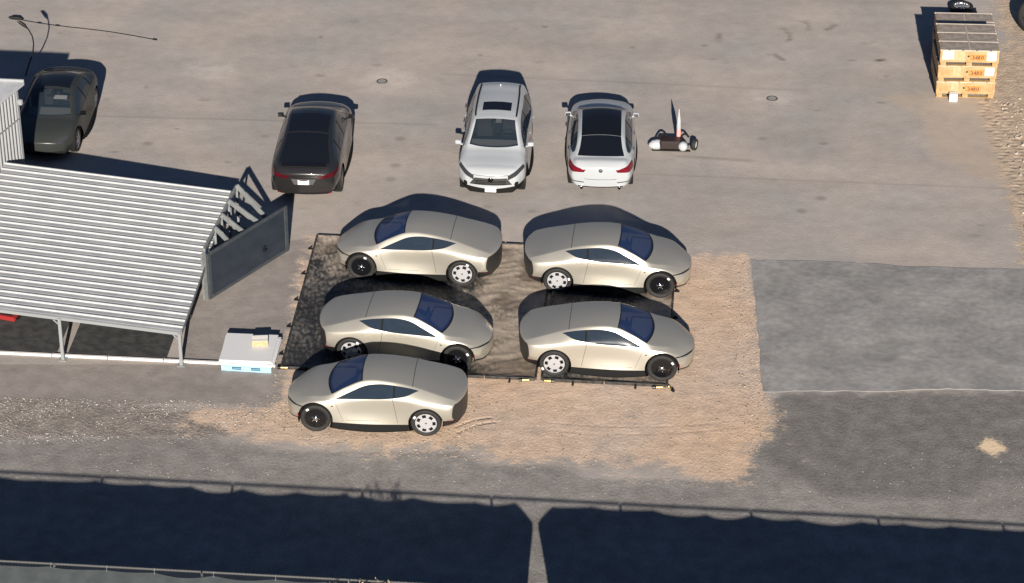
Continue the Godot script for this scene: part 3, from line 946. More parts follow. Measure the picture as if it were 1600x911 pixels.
func grey_sedan(at: Vector3, turn: float) -> void:
	var car := thing("grey_sedan", "dark grey-green sedan half in the shade beside the ribbed white building", "car", at, turn)
	var k := {
		"x0": -2.36, "x1": 2.36, "axf": 1.42, "axr": -1.42, "r": 0.345, "arch": 0.41, "w": 0.95, "sill": 0.30,
		"lf": 0.9, "lr": 0.7, "kf": 0.36, "kr": 0.22, "kfy": 0.30, "kry": 0.25, "yfc": 0.50, "yrc": 0.72, "round": 0.08,
		"yt": [[-2.36, 0.95], [-2.2, 1.03], [-1.9, 1.07], [-1.5, 1.20], [-1.0, 1.37], [-0.4, 1.45], [0.1, 1.435], [0.5, 1.34], [0.9, 1.14], [1.25, 0.99], [1.6, 0.93], [2.1, 0.80], [2.36, 0.66]],
		"crown": [[-2.36, 0.05], [-1.2, 0.07], [0, 0.075], [0.6, 0.08], [1.2, 0.05], [2.36, 0.05]],
		"wr": [[-2.36, 0.60], [-2.0, 0.68], [-1.4, 0.61], [-0.6, 0.575], [0.1, 0.58], [0.6, 0.63], [1.25, 0.735], [1.8, 0.68], [2.36, 0.52]],
		"ys": [[-2.36, 0.86], [-1.8, 0.95], [-1.0, 0.955], [0, 0.92], [1.0, 0.88], [1.7, 0.80], [2.36, 0.60]],
		"ws": [[-2.36, 0.74], [-1.8, 0.86], [-0.8, 0.88], [0.4, 0.88], [1.3, 0.86], [1.9, 0.78], [2.36, 0.62]],
		"ym": [[-2.36, 0.62], [2.36, 0.50]],
		"wm": [[-2.36, 0.80], [-1.9, 0.90], [-1.4, 0.945], [0, 0.91], [1.4, 0.935], [1.9, 0.87], [2.36, 0.70]],
		"yb": [[-2.36, 0.28], [-1.8, 0.18], [1.8, 0.16], [2.36, 0.20]],
		"wb": [[-2.36, 0.72], [-1.6, 0.87], [1.6, 0.87], [2.36, 0.62]],
		"yc": [[-2.36, 0.62], [2.36, 0.46]],
		"ws_base": 1.24, "ws_head": 0.24, "rg_base": -1.95, "rg_head": -1.15,
		"roof_glass": [-1.02, 0.12, 0.50],
		"win_up": [[-1.6, 1.07], [-1.2, 1.20], [-0.6, 1.28], [0.0, 1.29], [0.4, 1.20], [1.0, 0.95]],
		"win_lo": [[-1.6, 1.03], [-1.2, 1.0], [-0.4, 0.975], [0.4, 0.945], [1.0, 0.93]],
		"pillars": [-1.05, -0.18],
		"seams": [[-0.18, 0.36, -0.18, 0.98], [0.88, 0.36, 0.98, 0.93], [-0.98, 0.70, -1.15, 1.0]],
	}
	shorten(k, 0.89)
	var s := make_car(k, car, M.grey_paint)
	two_sided(s, region(s, [func(p: Vector3): return p.y - 0.70 - (absf(p.z) - 0.5) * 0.2, func(p: Vector3): return 0.58 + (absf(p.z) - 0.5) * 0.3 - p.y, func(p: Vector3): return 0.42 - absf(p.z)], -2, 5.4, 1.72, 9), "headlight", M.lamp_dark, car, 0.003)
	put("lower_grille", skin(s, region(s, [func(p: Vector3): return p.y - 0.36, func(p: Vector3): return absf(p.z) - 0.6], -2, 4, 1.7, 9), 0.01), M.black_matte, car)
	finish_body(s, M.grey_paint, car)
	var vs := MB.new()
	vs.box(Vector3(0.36, 1.215, -0.27), Vector3(0.13, 0.012, 0.38), Basis(Vector3(0, 0, 1), -0.5), 0.004)
	put("sun_visor", vs, M.white_paper, car)
	door_mirrors(car, 0.82, 0.98, 0.93, M.black_gloss)
	cabin(car, k, M.seat_dark)
	four_wheels(car, k, M.wd_spoke34, M.alloy)

# ------------------------------------------------------------------ ground
const GX := 19.0
const GZ0 := -20.5
const GN := 1400

func poly(a: Array) -> PackedVector2Array:
	var p := PackedVector2Array()
	for q in a: p.push_back(Vector2(q[0], q[1]))
	return p

func mask_of(p: PackedVector2Array, soft: int) -> PackedByteArray:
	var n := 256
	var im := Image.create(n, n, false, Image.FORMAT_L8)
	var d := PackedByteArray()
	d.resize(n * n)
	var bb := Rect2(p[0], Vector2.ZERO)
	for q in p: bb = bb.expand(q)
	for j in n:
		var z := GZ0 + 38.0 * (j + 0.5) / n
		if z < bb.position.y or z > bb.end.y: continue
		for i in n:
			var x := -GX + 38.0 * (i + 0.5) / n
			if x < bb.position.x or x > bb.end.x: continue
			if Geometry2D.is_point_in_polygon(Vector2(x, z), p): d[j * n + i] = 255
	im = Image.create_from_data(n, n, false, Image.FORMAT_L8, d)
	if soft > 1:
		im.resize(n / soft, n / soft, Image.INTERPOLATE_BILINEAR)
	im.resize(GN, GN, Image.INTERPOLATE_CUBIC)
	return im.get_data()

func noise_of(seedn: int, freq: float, oct := 4, kind := FastNoiseLite.TYPE_SIMPLEX_SMOOTH, sx := 1.0) -> PackedByteArray:
	var fn := FastNoiseLite.new()
	fn.seed = seedn
	fn.noise_type = kind
	fn.frequency = freq * 38.0 / GN
	fn.fractal_octaves = oct
	var w := int(GN / sx)
	var im := fn.get_image(w, GN, false, false, true)
	im.convert(Image.FORMAT_L8)
	if w != GN: im.resize(GN, GN, Image.INTERPOLATE_CUBIC)
	return im.get_data()

func make_ground() -> void:
	var g := PlaneMesh.new()
	g.size = Vector2(400, 400)
	var go := inst("ground", g, noisy(0.24, 0.21, 0.18, 0.32, 0.29, 0.26, 0.08, 0.95, 0.3, 5, 0.02), self, Vector3(0, -0.03, 0))
	structure(go)
	var sand := mask_of(poly([[4.4, -2.2], [4.77, -1.85], [6.21, -1.78], [6.34, 0.47], [6.21, 4.45], [6.21, 6.16], [5.29, 8.34], [1.52, 8.02], [-0.76, 7.4], [-3.05, 7.48], [-4.91, 7.05], [-8.2, 6.44], [-7.79, 5.9], [-5.66, 5.3], [-5.60, 3.86], [-5.2, -2.6], [0.0, -2.3]]), 5)
	var low := mask_of(poly([[-19, 6.6], [-8.14, 6.9], [-4.9, 7.27], [-0.76, 7.67], [1.51, 8.34], [5.27, 8.61], [6.72, 5.2], [19, 4.9], [19, 17.5], [-19, 17.5]]), 4)
	var dark := mask_of(poly([[6.45, 4.7], [19, 4.7], [19, 8.2], [12.0, 8.8], [7.6, 9.4], [5.9, 8.0]]), 5)
	var grav := mask_of(poly([[-19, 4.9], [-11.0, 5.2], [-7.5, 5.5], [-6.2, 5.6], [-6.0, 6.3], [-7.68, 6.9], [-19, 6.9]]), 4)
	var pad := mask_of(poly([[-8.3, 0.47], [-6.2, -2.6], [-5.34, -2.86], [-5.7, 5.45], [-19, 4.9], [-19, 3.3], [-8.31, 3.6]]), 2)
	var shoul := mask_of(poly([[13.6, -12.4], [15.2, -14.5], [15.2, -19], [19, -19], [19, -1.2], [13.35, -1.2], [13.9, -5.5]]), 4)
	var tan_patch := mask_of(poly([[11.1, -11.3], [14.6, -11.6], [14.0, -5.0], [12.6, -6.0], [11.6, -9.0]]), 6)
	var spot := mask_of(poly([[11.15, 7.2], [11.25, 6.95], [11.5, 6.82], [11.75, 6.95], [11.85, 7.2], [11.75, 7.45], [11.5, 7.56], [11.25, 7.45]]), 2)
	var n1 := noise_of(1, 0.22, 4)
	var n2 := noise_of(2, 1.6, 4)
	var n3 := noise_of(3, 9.0, 3)
	var n4 := noise_of(4, 0.5, 3, FastNoiseLite.TYPE_SIMPLEX_SMOOTH, 3.0)
	var n5 := noise_of(5, 22.0, 2)
	var n6 := noise_of(6, 3.0, 3, FastNoiseLite.TYPE_SIMPLEX_SMOOTH, 2.2)
	# marks pressed or spilled on the ground: value 128 is none, darker below, paler above
	var mk := PackedByteArray()
	mk.resize(GN * GN)
	mk.fill(128)
	var hgt := PackedFloat32Array()
	hgt.resize(GN * GN)
	rng.seed = 11
	# small oil stains and pale scuffs
	for i in 70:
		stain(mk, rng.randf_range(-15, 15), rng.randf_range(-17, -2), rng.randf_range(0.05, 0.16), rng.randf_range(0.04, 0.10), -rng.randf_range(6, 22))
	for i in 26:
		stain(mk, rng.randf_range(-15, 15), rng.randf_range(-17, 9), rng.randf_range(0.3, 1.0), rng.randf_range(0.12, 0.5), rng.randf_range(-7, 7))
	for q in [[-3.86, -12.12], [7.64, -11.0], [-9.0, -12.9]]:
		stain(mk, q[0], q[1], 0.75, 0.60, 13)
	for q in [[-3.4, -6.1], [-10.4, -8.2], [-3.2, -8.5], [7.9, -4.3], [8.5, -5.0], [-3.3, -6.9]]:
		stain(mk, q[0], q[1], 0.13, 0.11, -22)
	# a dark spill trailing from the wheeled unit, curved scrub marks further back
	for i in 24:
		stain(mk, 4.7 + i * 0.09, -7.45 + 0.012 * i, 0.16, 0.08, -5)
	for cc in [[8.0, -15.2, 0.5, -0.9, 1.6], [8.3, -14.0, 0.35, 2.0, 1.1], [9.3, -16.4, 0.7, 0.4, 0.7], [8.9, -15.9, 0.25, -1.6, 2.6], [7.2, -15.0, 0.9, 3.0, 0.5], [11.0, -14.3, 0.6, 1.2, 0.5]]:
		for i in 14:
			var an: float = cc[3] + i / 14.0 * cc[4]
			stain(mk, cc[0] + cos(an) * cc[2] + rng.randf_range(-0.03, 0.03), cc[1] + sin(an) * cc[2] * 1.3 + rng.randf_range(-0.05, 0.05), rng.randf_range(0.05, 0.12), rng.randf_range(0.04, 0.10), -rng.randf_range(3, 10))
	# long faint joints across the lot
	for i in 90:
		stain(mk, -12.0 + i * 0.11, -9.9 + i * 0.006, 0.10, 0.05, -5)
		stain(mk, 3.6 + i * 0.12, -6.4 + i * 0.01, 0.12, 0.05, -4)
		stain(mk, -2.0 + i * 0.12, -12.6 + i * 0.012, 0.12, 0.06, -4)
	# tyre treads in the sand
	for t in [[[-1.35, 6.35], [-0.55, 5.95]], [[-1.30, 6.60], [-0.45, 6.15]]]:
		for i in 11:
			var u := i / 10.0
			press(hgt, mk, lerpf(t[0][0], t[1][0], u), lerpf(t[0][1], t[1][1], u) - 0.08 * sin(u * PI), 0.045, 0.9, -30)
	for t in 2:
		for i in 46:
			var u := i / 46.0
			press(hgt, mk, 13.75 + t * 0.45 + 0.5 * u + 0.12 * sin(i * 1.3), -10.7 + 8.6 * u, 0.09, 1.0, -16)
	for i in 60:
		var u := i / 60.0
		press(hgt, mk, 0.9 + 4.6 * u, 6.15 + 0.9 * u - 1.0 * u * u + 0.02 * sin(i * 2.0), 0.05, 0.22, -9)
		press(hgt, mk, 1.2 + 4.6 * u, 6.55 + 0.7 * u - 1.0 * u * u + 0.03 * sin(i * 3.0), 0.06, 0.15, -6)
	var rgb := PackedByteArray()
	rgb.resize(GN * GN * 3)
	var o := 0
	for i in GN * GN:
		var a := n1[i] / 255.0 - 0.5
		var b := n2[i] / 255.0 - 0.5
		var c := n3[i] / 255.0 - 0.5
		var e := n5[i] / 255.0 - 0.5
		var st := n4[i] / 255.0 - 0.5
		var f6 := n6[i] / 255.0 - 0.5
		var m := mk[i] - 128.0
		# dusty concrete-grey asphalt of the lot
		var k := 1.0 + a * 0.10 + b * 0.07 + st * 0.10 + c * 0.05 + e * 0.07
		var R := 158.0 * k + a * 6.0
		var G := 150.5 * k
		var B := 144.5 * k - a * 5.0
		var w := 0.0
		var hs := 0.25
		if pad[i] > 0:
			w = clampf((pad[i] / 255.0 - 0.5 + b * 0.25) * 4.0 + 0.5, 0, 1) * 0.9
			var kk := 1.0 + b * 0.16 + c * 0.06 + e * 0.08 + a * 0.1
			R = lerpf(R, 136.0 * kk, w)
			G = lerpf(G, 129.0 * kk, w)
			B = lerpf(B, 124.0 * kk, w)
		if low[i] > 0:
			w = clampf((low[i] / 255.0 - 0.5 + b * 0.5 + f6 * 0.4) * 2.6 + 0.5, 0, 1)
			var kk := 1.0 + b * 0.18 + c * 0.12 + e * 0.20 + st * 0.12
			R = lerpf(R, 130.0 * kk, w)
			G = lerpf(G, 126.0 * kk, w)
			B = lerpf(B, 122.0 * kk, w)
			hs = lerpf(hs, 0.45, w)
		if dark[i] > 0:
			w = clampf((dark[i] / 255.0 - 0.5 + b * 0.6 + f6 * 0.5) * 2.2 + 0.5, 0, 1) * 0.85
			var kk := 1.0 + b * 0.22 + c * 0.16 + e * 0.22
			R = lerpf(R, 109.0 * kk, w)
			G = lerpf(G, 106.5 * kk, w)
			B = lerpf(B, 103.0 * kk, w)
		if grav[i] > 0:
			w = clampf((grav[i] / 255.0 - 0.5 + b * 0.7 + f6 * 0.4) * 2.6 + 0.5, 0, 1) * 0.9
			var kk := 1.0 + b * 0.30 + c * 0.30 + e * 0.35
			R = lerpf(R, 126.0 * kk, w)
			G = lerpf(G, 118.5 * kk, w)
			B = lerpf(B, 112.0 * kk, w)
			hs = lerpf(hs, 0.9, w)
		if sand[i] > 0:
			w = clampf((sand[i] / 255.0 - 0.46 + a * 0.3 + b * 0.6 + f6 * 0.6 + c * 0.35 + e * 0.3) * 1.9 + 0.5, 0, 1)
			var kk := 1.0 + b * 0.12 + c * 0.10 + e * 0.14 + f6 * 0.10
			R = lerpf(R, (186.0 + a * 10.0) * kk, w)
			G = lerpf(G, 164.0 * kk, w)
			B = lerpf(B, (144.5 - a * 12.0) * kk, w)
			hs = lerpf(hs, 0.55, w)
		if shoul[i] > 0:
			w = clampf((shoul[i] / 255.0 - 0.45 + b * 0.7 + f6 * 0.6) * 2.6 + 0.5, 0, 1)
			var kk := 1.0 + b * 0.22 + c * 0.22 + e * 0.20
			R = lerpf(R, 168.0 * kk, w)
			G = lerpf(G, 151.5 * kk, w)
			B = lerpf(B, 134.0 * kk, w)
			hs = lerpf(hs, 0.9, w)
		if tan_patch[i] > 0:
			w = clampf((tan_patch[i] / 255.0 - 0.3 + b * 0.5) * 1.4, 0, 1) * 0.5
			R = lerpf(R, 177.0, w)
			G = lerpf(G, 159.0, w)
			B = lerpf(B, 139.0, w)
		if spot[i] > 0:
			w = clampf((spot[i] / 255.0 - 0.5 + b * 0.3 + c * 0.4) * 2.5 + 0.5, 0, 1)
			R = lerpf(R, 208.0, w)
			G = lerpf(G, 186.0, w)
			B = lerpf(B, 156.0, w)
		m *= 0.9 + b
		rgb[o] = int(clampf(R + m, 0, 255))
		rgb[o + 1] = int(clampf(G + m, 0, 255))
		rgb[o + 2] = int(clampf(B + m, 0, 255))
		o += 3
		hgt[i] += (e * 0.35 + c * 0.5 + f6 * 0.35 + b * 0.25) * hs
	var im := Image.create_from_data(GN, GN, false, Image.FORMAT_RGB8, rgb)
	var hm := Image.create_from_data(GN, GN, false, Image.FORMAT_RF, hgt.to_byte_array())
	hm.bump_map_to_normal_map(1.0)
	var m := StandardMaterial3D.new()
	m.albedo_texture = ImageTexture.create_from_image(im)
	m.normal_enabled = true
	m.normal_texture = ImageTexture.create_from_image(hm)
	m.normal_scale = 0.9
	m.roughness = 0.96
	m.metallic_specular = 0.25
	var pm := PlaneMesh.new()
	pm.size = Vector2(38, 38)
	structure(inst("asphalt_lot", pm, m, self, Vector3(0, 0, GZ0 + 19.0)))

func stain(mk: PackedByteArray, x: float, z: float, rx: float, rz: float, amt: float) -> void:
	var s := GN / 38.0
	var cx := (x + GX) * s
	var cz := (z - GZ0) * s
	for j in range(max(0, int(cz - rz * s * 1.6)), min(GN, int(cz + rz * s * 1.6) + 1)):
		for i in range(max(0, int(cx - rx * s * 1.6)), min(GN, int(cx + rx * s * 1.6) + 1)):
			var d := Vector2((i - cx) / (rx * s), (j - cz) / (rz * s)).length()
			var w := clampf(1.6 - d, 0, 1)
			mk[j * GN + i] = int(clampf(mk[j * GN + i] + amt * w, 0, 255))

func press(h: PackedFloat32Array, mk: PackedByteArray, x: float, z: float, r: float, depth: float, _amt: float) -> void:
	var s := GN / 38.0
	var cx := (x + GX) * s
	var cz := (z - GZ0) * s
	for j in range(max(0, int(cz - r * s * 1.4)), min(GN, int(cz + r * s * 1.4) + 1)):
		for i in range(max(0, int(cx - r * s * 2)), min(GN, int(cx + r * s * 2) + 1)):
			var d := Vector2((i - cx) / (r * s * 1.4), (j - cz) / (r * s)).length()
			var w := clampf(1.3 - d, 0, 1)
			h[j * GN + i] -= depth * w * 0.7

# a soft sheet: positions and linear colours over a grid
func sheet(called: String, nx: int, nz: int, fp: Callable, fc: Callable, m: Material, parent: Node) -> MeshInstance3D:
	var v := PackedVector3Array()
	var c := PackedColorArray()
	var nn := PackedVector3Array()
	var idx := PackedInt32Array()
	for j in nz + 1:
		for i in nx + 1:
			var p: Vector3 = fp.call(float(i) / nx, float(j) / nz)
			v.push_back(p)
			c.push_back(fc.call(p))
			nn.push_back(Vector3.ZERO)
	for j in nz:
		for i in nx:
			var a := j * (nx + 1) + i
			for t in [[a, a + 1, a + nx + 2], [a, a + nx + 2, a + nx + 1]]:
				var q := (v[t[1]] - v[t[0]]).cross(v[t[2]] - v[t[0]])
				for k in 3: nn[t[k]] -= q
				idx.append_array(t)
	for i in nn.size(): nn[i] = nn[i].normalized()
	var ar := []
	ar.resize(Mesh.ARRAY_MAX)
	ar[Mesh.ARRAY_VERTEX] = v
	ar[Mesh.ARRAY_NORMAL] = nn
	ar[Mesh.ARRAY_COLOR] = c
	ar[Mesh.ARRAY_INDEX] = idx
	var me := ArrayMesh.new()
	me.add_surface_from_arrays(Mesh.PRIMITIVE_TRIANGLES, ar)
	var o := MeshInstance3D.new()
	o.mesh = me
	o.material_override = m
	o.name = called if parent != self else numbered(called)
	parent.add_child(o, true)
	return o

func jag(a: Array, step: float, amp: float, seedn: int) -> PackedVector2Array:
	var r := RandomNumberGenerator.new()
	r.seed = seedn
	var out := PackedVector2Array()
	for i in a.size():
		var p := Vector2(a[i][0], a[i][1])
		var q := Vector2(a[(i + 1) % a.size()][0], a[(i + 1) % a.size()][1])
		var n: int = max(1, int(p.distance_to(q) / step))
		var nn := (q - p).orthogonal().normalized()
		for k in n:
			out.push_back(p.lerp(q, float(k) / n) + nn * r.randf_range(-amp, amp))
	return out

func make_patch() -> void:
	# newer asphalt square beside the sand, a thin course with broken edges
	var mb := MB.new()
	mb.slab(jag([[6.33, -1.60], [7.82, -1.58], [9.67, -1.40], [10.5, -1.27], [13.53, -1.13], [19.0, -0.8], [19.0, 4.9], [12.63, 4.77], [10.75, 4.68], [9.15, 4.79], [7.26, 4.77], [6.18, 4.82], [6.25, 2.66], [6.31, 0.47]], 0.22, 0.022, 4), -0.02, 0.015)
	var m := noisy(0.250, 0.243, 0.236, 0.310, 0.302, 0.292, 0.16, 0.95, 0.35, 21, 0.012, 0.0, true)
	m.metallic_specular = 0.25
	var dn := FastNoiseLite.new()
	dn.seed = 8
	dn.frequency = 0.09
	dn.fractal_octaves = 3
	var dt := NoiseTexture2D.new()
	dt.width = 256
	dt.height = 256
	dt.seamless = true
	dt.noise = dn
	var gr := Gradient.new()
	gr.set_color(0, Color(0.88, 0.88, 0.88))
	gr.set_color(1, Color(1, 1, 1))
	dt.color_ramp = gr
	m.detail_enabled = true
	m.detail_blend_mode = BaseMaterial3D.BLEND_MODE_MUL
	m.detail_albedo = dt
	structure(put("asphalt_patch", mb, m))

# stones scattered over an outline, too many to count
func scatter(called: String, label: String, category: String, outline: Array, n: int, s0: float, s1: float, cols: Array, seedn: int, dens: Callable) -> void:
	var r := RandomNumberGenerator.new()
	r.seed = seedn
	var p := poly(outline)
	var bb := Rect2(p[0], Vector2.ZERO)
	for q in p: bb = bb.expand(q)
	var st := MB.new()
	var dirs: Array = []
	for e in [Vector3(1, 0, 0), Vector3(-1, 0, 0), Vector3(0, 1, 0), Vector3(0, -1, 0), Vector3(0, 0, 1), Vector3(0, 0, -1)]:
		dirs.push_back(e * r.randf_range(0.75, 1.1))
	for a in [0, 1]:
		for b in [2, 3]:
			for d in [4, 5]:
				var nn: Vector3 = (dirs[a] + dirs[b] + dirs[d]).normalized()
				st.tri(dirs[a], dirs[b], dirs[d], nn, nn, nn)
	var mm := MultiMesh.new()
	mm.transform_format = MultiMesh.TRANSFORM_3D
	mm.use_colors = true
	mm.mesh = st.mesh()
	var tr: Array = []
	var guard := 0
	while tr.size() < n and guard < n * 12:
		guard += 1
		var x := r.randf_range(bb.position.x, bb.end.x)
		var z := r.randf_range(bb.position.y, bb.end.y)
		if not Geometry2D.is_point_in_polygon(Vector2(x, z), p): continue
		if r.randf() > dens.call(x, z): continue
		var s: float = lerpf(s0, s1, pow(r.randf(), 2.5))
		var bs := Basis.from_euler(Vector3(r.randf() * TAU, r.randf() * TAU, r.randf() * TAU)).scaled(Vector3(s, s * 0.7, s))
		tr.push_back(Transform3D(bs, Vector3(x, s * 0.25, z)))
	mm.instance_count = tr.size()
	for i in tr.size():
		mm.set_instance_transform(i, tr[i])
		var c: Color = cols[r.randi() % cols.size()]
		var k := r.randf_range(0.8, 1.15)
		mm.set_instance_color(i, Color(c.r * k, c.g * k, c.b * k))
	var o := MultiMeshInstance3D.new()
	o.multimesh = mm
	var m := StandardMaterial3D.new()
	m.vertex_color_use_as_albedo = true
	m.roughness = 0.9
	o.material_override = m
	o.name = numbered(called)
	add_child(o)
	tag(o, label, category)
	o.set_meta("kind", "stuff")

# ------------------------------------------------------------------ containment berms
func bil(q: Array, u: float, v: float) -> Vector3:
	var a: Vector2 = q[0].lerp(q[1], u)
	var b: Vector2 = q[3].lerp(q[2], u)
	var p: Vector2 = a.lerp(b, v)
	return Vector3(p.x, 0, p.y)

func berm(label: String, q: Array, mud_from: float, seedn: int, ends: Array) -> void:
	var cen: Vector2 = (q[0] + q[1] + q[2] + q[3]) / 4.0
	var o := thing("spill_berm", label, "containment berm", Vector3(cen.x, 0, cen.y), 0, "spill berms under the coupes")
	var off := Vector3(cen.x, 0, cen.y)
	var fn := FastNoiseLite.new()
	fn.seed = seedn
	fn.frequency = 0.9
	fn.fractal_type = FastNoiseLite.FRACTAL_RIDGED
	fn.fractal_octaves = 3
	var f2 := FastNoiseLite.new()
	f2.seed = seedn + 7
	f2.frequency = 0.55
	f2.fractal_octaves = 4
	var f3 := FastNoiseLite.new()
	f3.seed = seedn + 9
	f3.frequency = 5.0
	f3.fractal_octaves = 3
	var fp := func(u: float, v: float) -> Vector3:
		var p := bil(q, u, v)
		var rr := fn.get_noise_2d(p.x * 0.8 + 0.5 * f2.get_noise_2d(p.z * 2.0, p.x), p.z * 1.7 + p.x * 0.4)
		p.y = 0.010 + 0.040 * pow(clampf(rr * 0.5 + 0.5, 0, 1), 2.0) + 0.006 * f3.get_noise_2d(p.x, p.z)
		var ed: float = min(min(u, 1 - u), min(v, 1 - v))
		p.y += 0.05 * clampf(1.0 - ed / 0.03, 0, 1)
		return p - off
	var fc := func(p: Vector3) -> Color:
		var w := p + off
		var a := f2.get_noise_2d(w.x, w.z)
		var b := f3.get_noise_2d(w.x * 2.2 + w.z * 0.5, w.z * 0.7)
		var mud := clampf((w.x - mud_from) * 0.9 + 0.3 + a * 1.3 + b * 0.45, 0, 1)
		mud = max(mud, clampf(1.3 - Vector2((w.x + 5.0) / 0.7, (w.z + 2.5) / 1.2).length() + a + b * 0.8, 0, 1))
		var wet := clampf((f2.get_noise_2d(w.x * 0.9 + 30, w.z * 0.9) - 0.05) * 4.0, 0, 1)
		var c := Color(0.022, 0.022, 0.022).lerp(Color(0.13, 0.122, 0.11), clampf(0.30 + b * 1.2 + a * 0.9, 0, 1))
		var d := Color(0.30, 0.25, 0.20).lerp(Color(0.11, 0.085, 0.062), wet * 0.7)
		var k := 1.0 + b * 0.25
		d = Color(d.r * k, d.g * k, d.b * k)
		return c.lerp(d, mud)
	var lm := StandardMaterial3D.new()
	lm.vertex_color_use_as_albedo = true
	lm.roughness = 0.55
	sheet("liner", int(q[0].distance_to(q[1]) / 0.05), int(q[0].distance_to(q[3]) / 0.05), fp, fc, lm, o)
	# low walls: foam bars in black sleeves, with angle brackets outside
	for i in 4:
		var a: Vector2 = q[i]
		var b: Vector2 = q[(i + 1) % 4]
		var n := int(round(a.distance_to(b) / 1.3))
		var nn := (b - a).orthogonal().normalized()
		if nn.dot((a + b) * 0.5 - cen) < 0: nn = -nn
		for k in n:
			var p := a.lerp(b, (k + 0.012) / n)
			var r := a.lerp(b, (k + 0.988) / n)
			var mb := MB.new()
			var A := Vector3(p.x, 0.05, p.y) - off
			var B := Vector3(r.x, 0.05, r.y) - off
			mb.bar(A, B, 0.055, 0.08, Vector3.UP, 0.018)
			put("wall_bar", mb, M.berm, o)
			var br := MB.new()
			var c := (p + r) * 0.5
			br.bar(Vector3(c.x, 0.02, c.y) - off, Vector3(c.x + nn.x * 0.16, 0.02, c.y + nn.y * 0.16) - off, 0.05, 0.025)
			br.bar(Vector3(c.x + nn.x * 0.15, 0.025, c.y + nn.y * 0.15) - off, Vector3(c.x + nn.x * 0.05, 0.09, c.y + nn.y * 0.05) - off, 0.035, 0.02)
			put("bracket", br, M.black_matte, o)
	for e in ends:
		var mb := MB.new()
		var p0 := Vector3(e[0], 0.07, e[1]) - off
		var dd := Vector3(e[2], 0, e[3]).normalized()
		mb.lathe([Vector2(0.001, 0.0), Vector2(0.03, 0.0), Vector2(0.032, 0.05), Vector2(0.026, 0.055), Vector2(0.026, 0.17), Vector2(0.001, 0.17)], p0, dd, 14, false)
		put("brass_fitting", mb, M.brass, o)
		var cp := MB.new()
		cp.lathe([Vector2(0.001, 0.0), Vector2(0.036, 0.0), Vector2(0.042, 0.02), Vector2(0.036, 0.09), Vector2(0.001, 0.10)], p0 + dd * 0.165, dd, 14, false)
		put("fitting_cap", cp, M.black, o)

func drain(x: float, z: float, label: String) -> void:
	var o := thing("drain_cover", label, "drain", Vector3(x, 0, z), 0, "drain covers in the lot")
	var mb := MB.new()
	mb.lathe([Vector2(0.17, 0.0), Vector2(0.165, 0.012), Vector2(0.125, 0.012), Vector2(0.12, 0.002)], Vector3.ZERO, Vector3.UP, 28, false)
	put("rim", mb, M.iron, o)
	var lid := MB.new()
	lid.lathe([Vector2(0.001, 0.006), Vector2(0.12, 0.006)], Vector3.ZERO, Vector3.UP, 28, false)
	put("lid", lid, M.drain_lid, o)

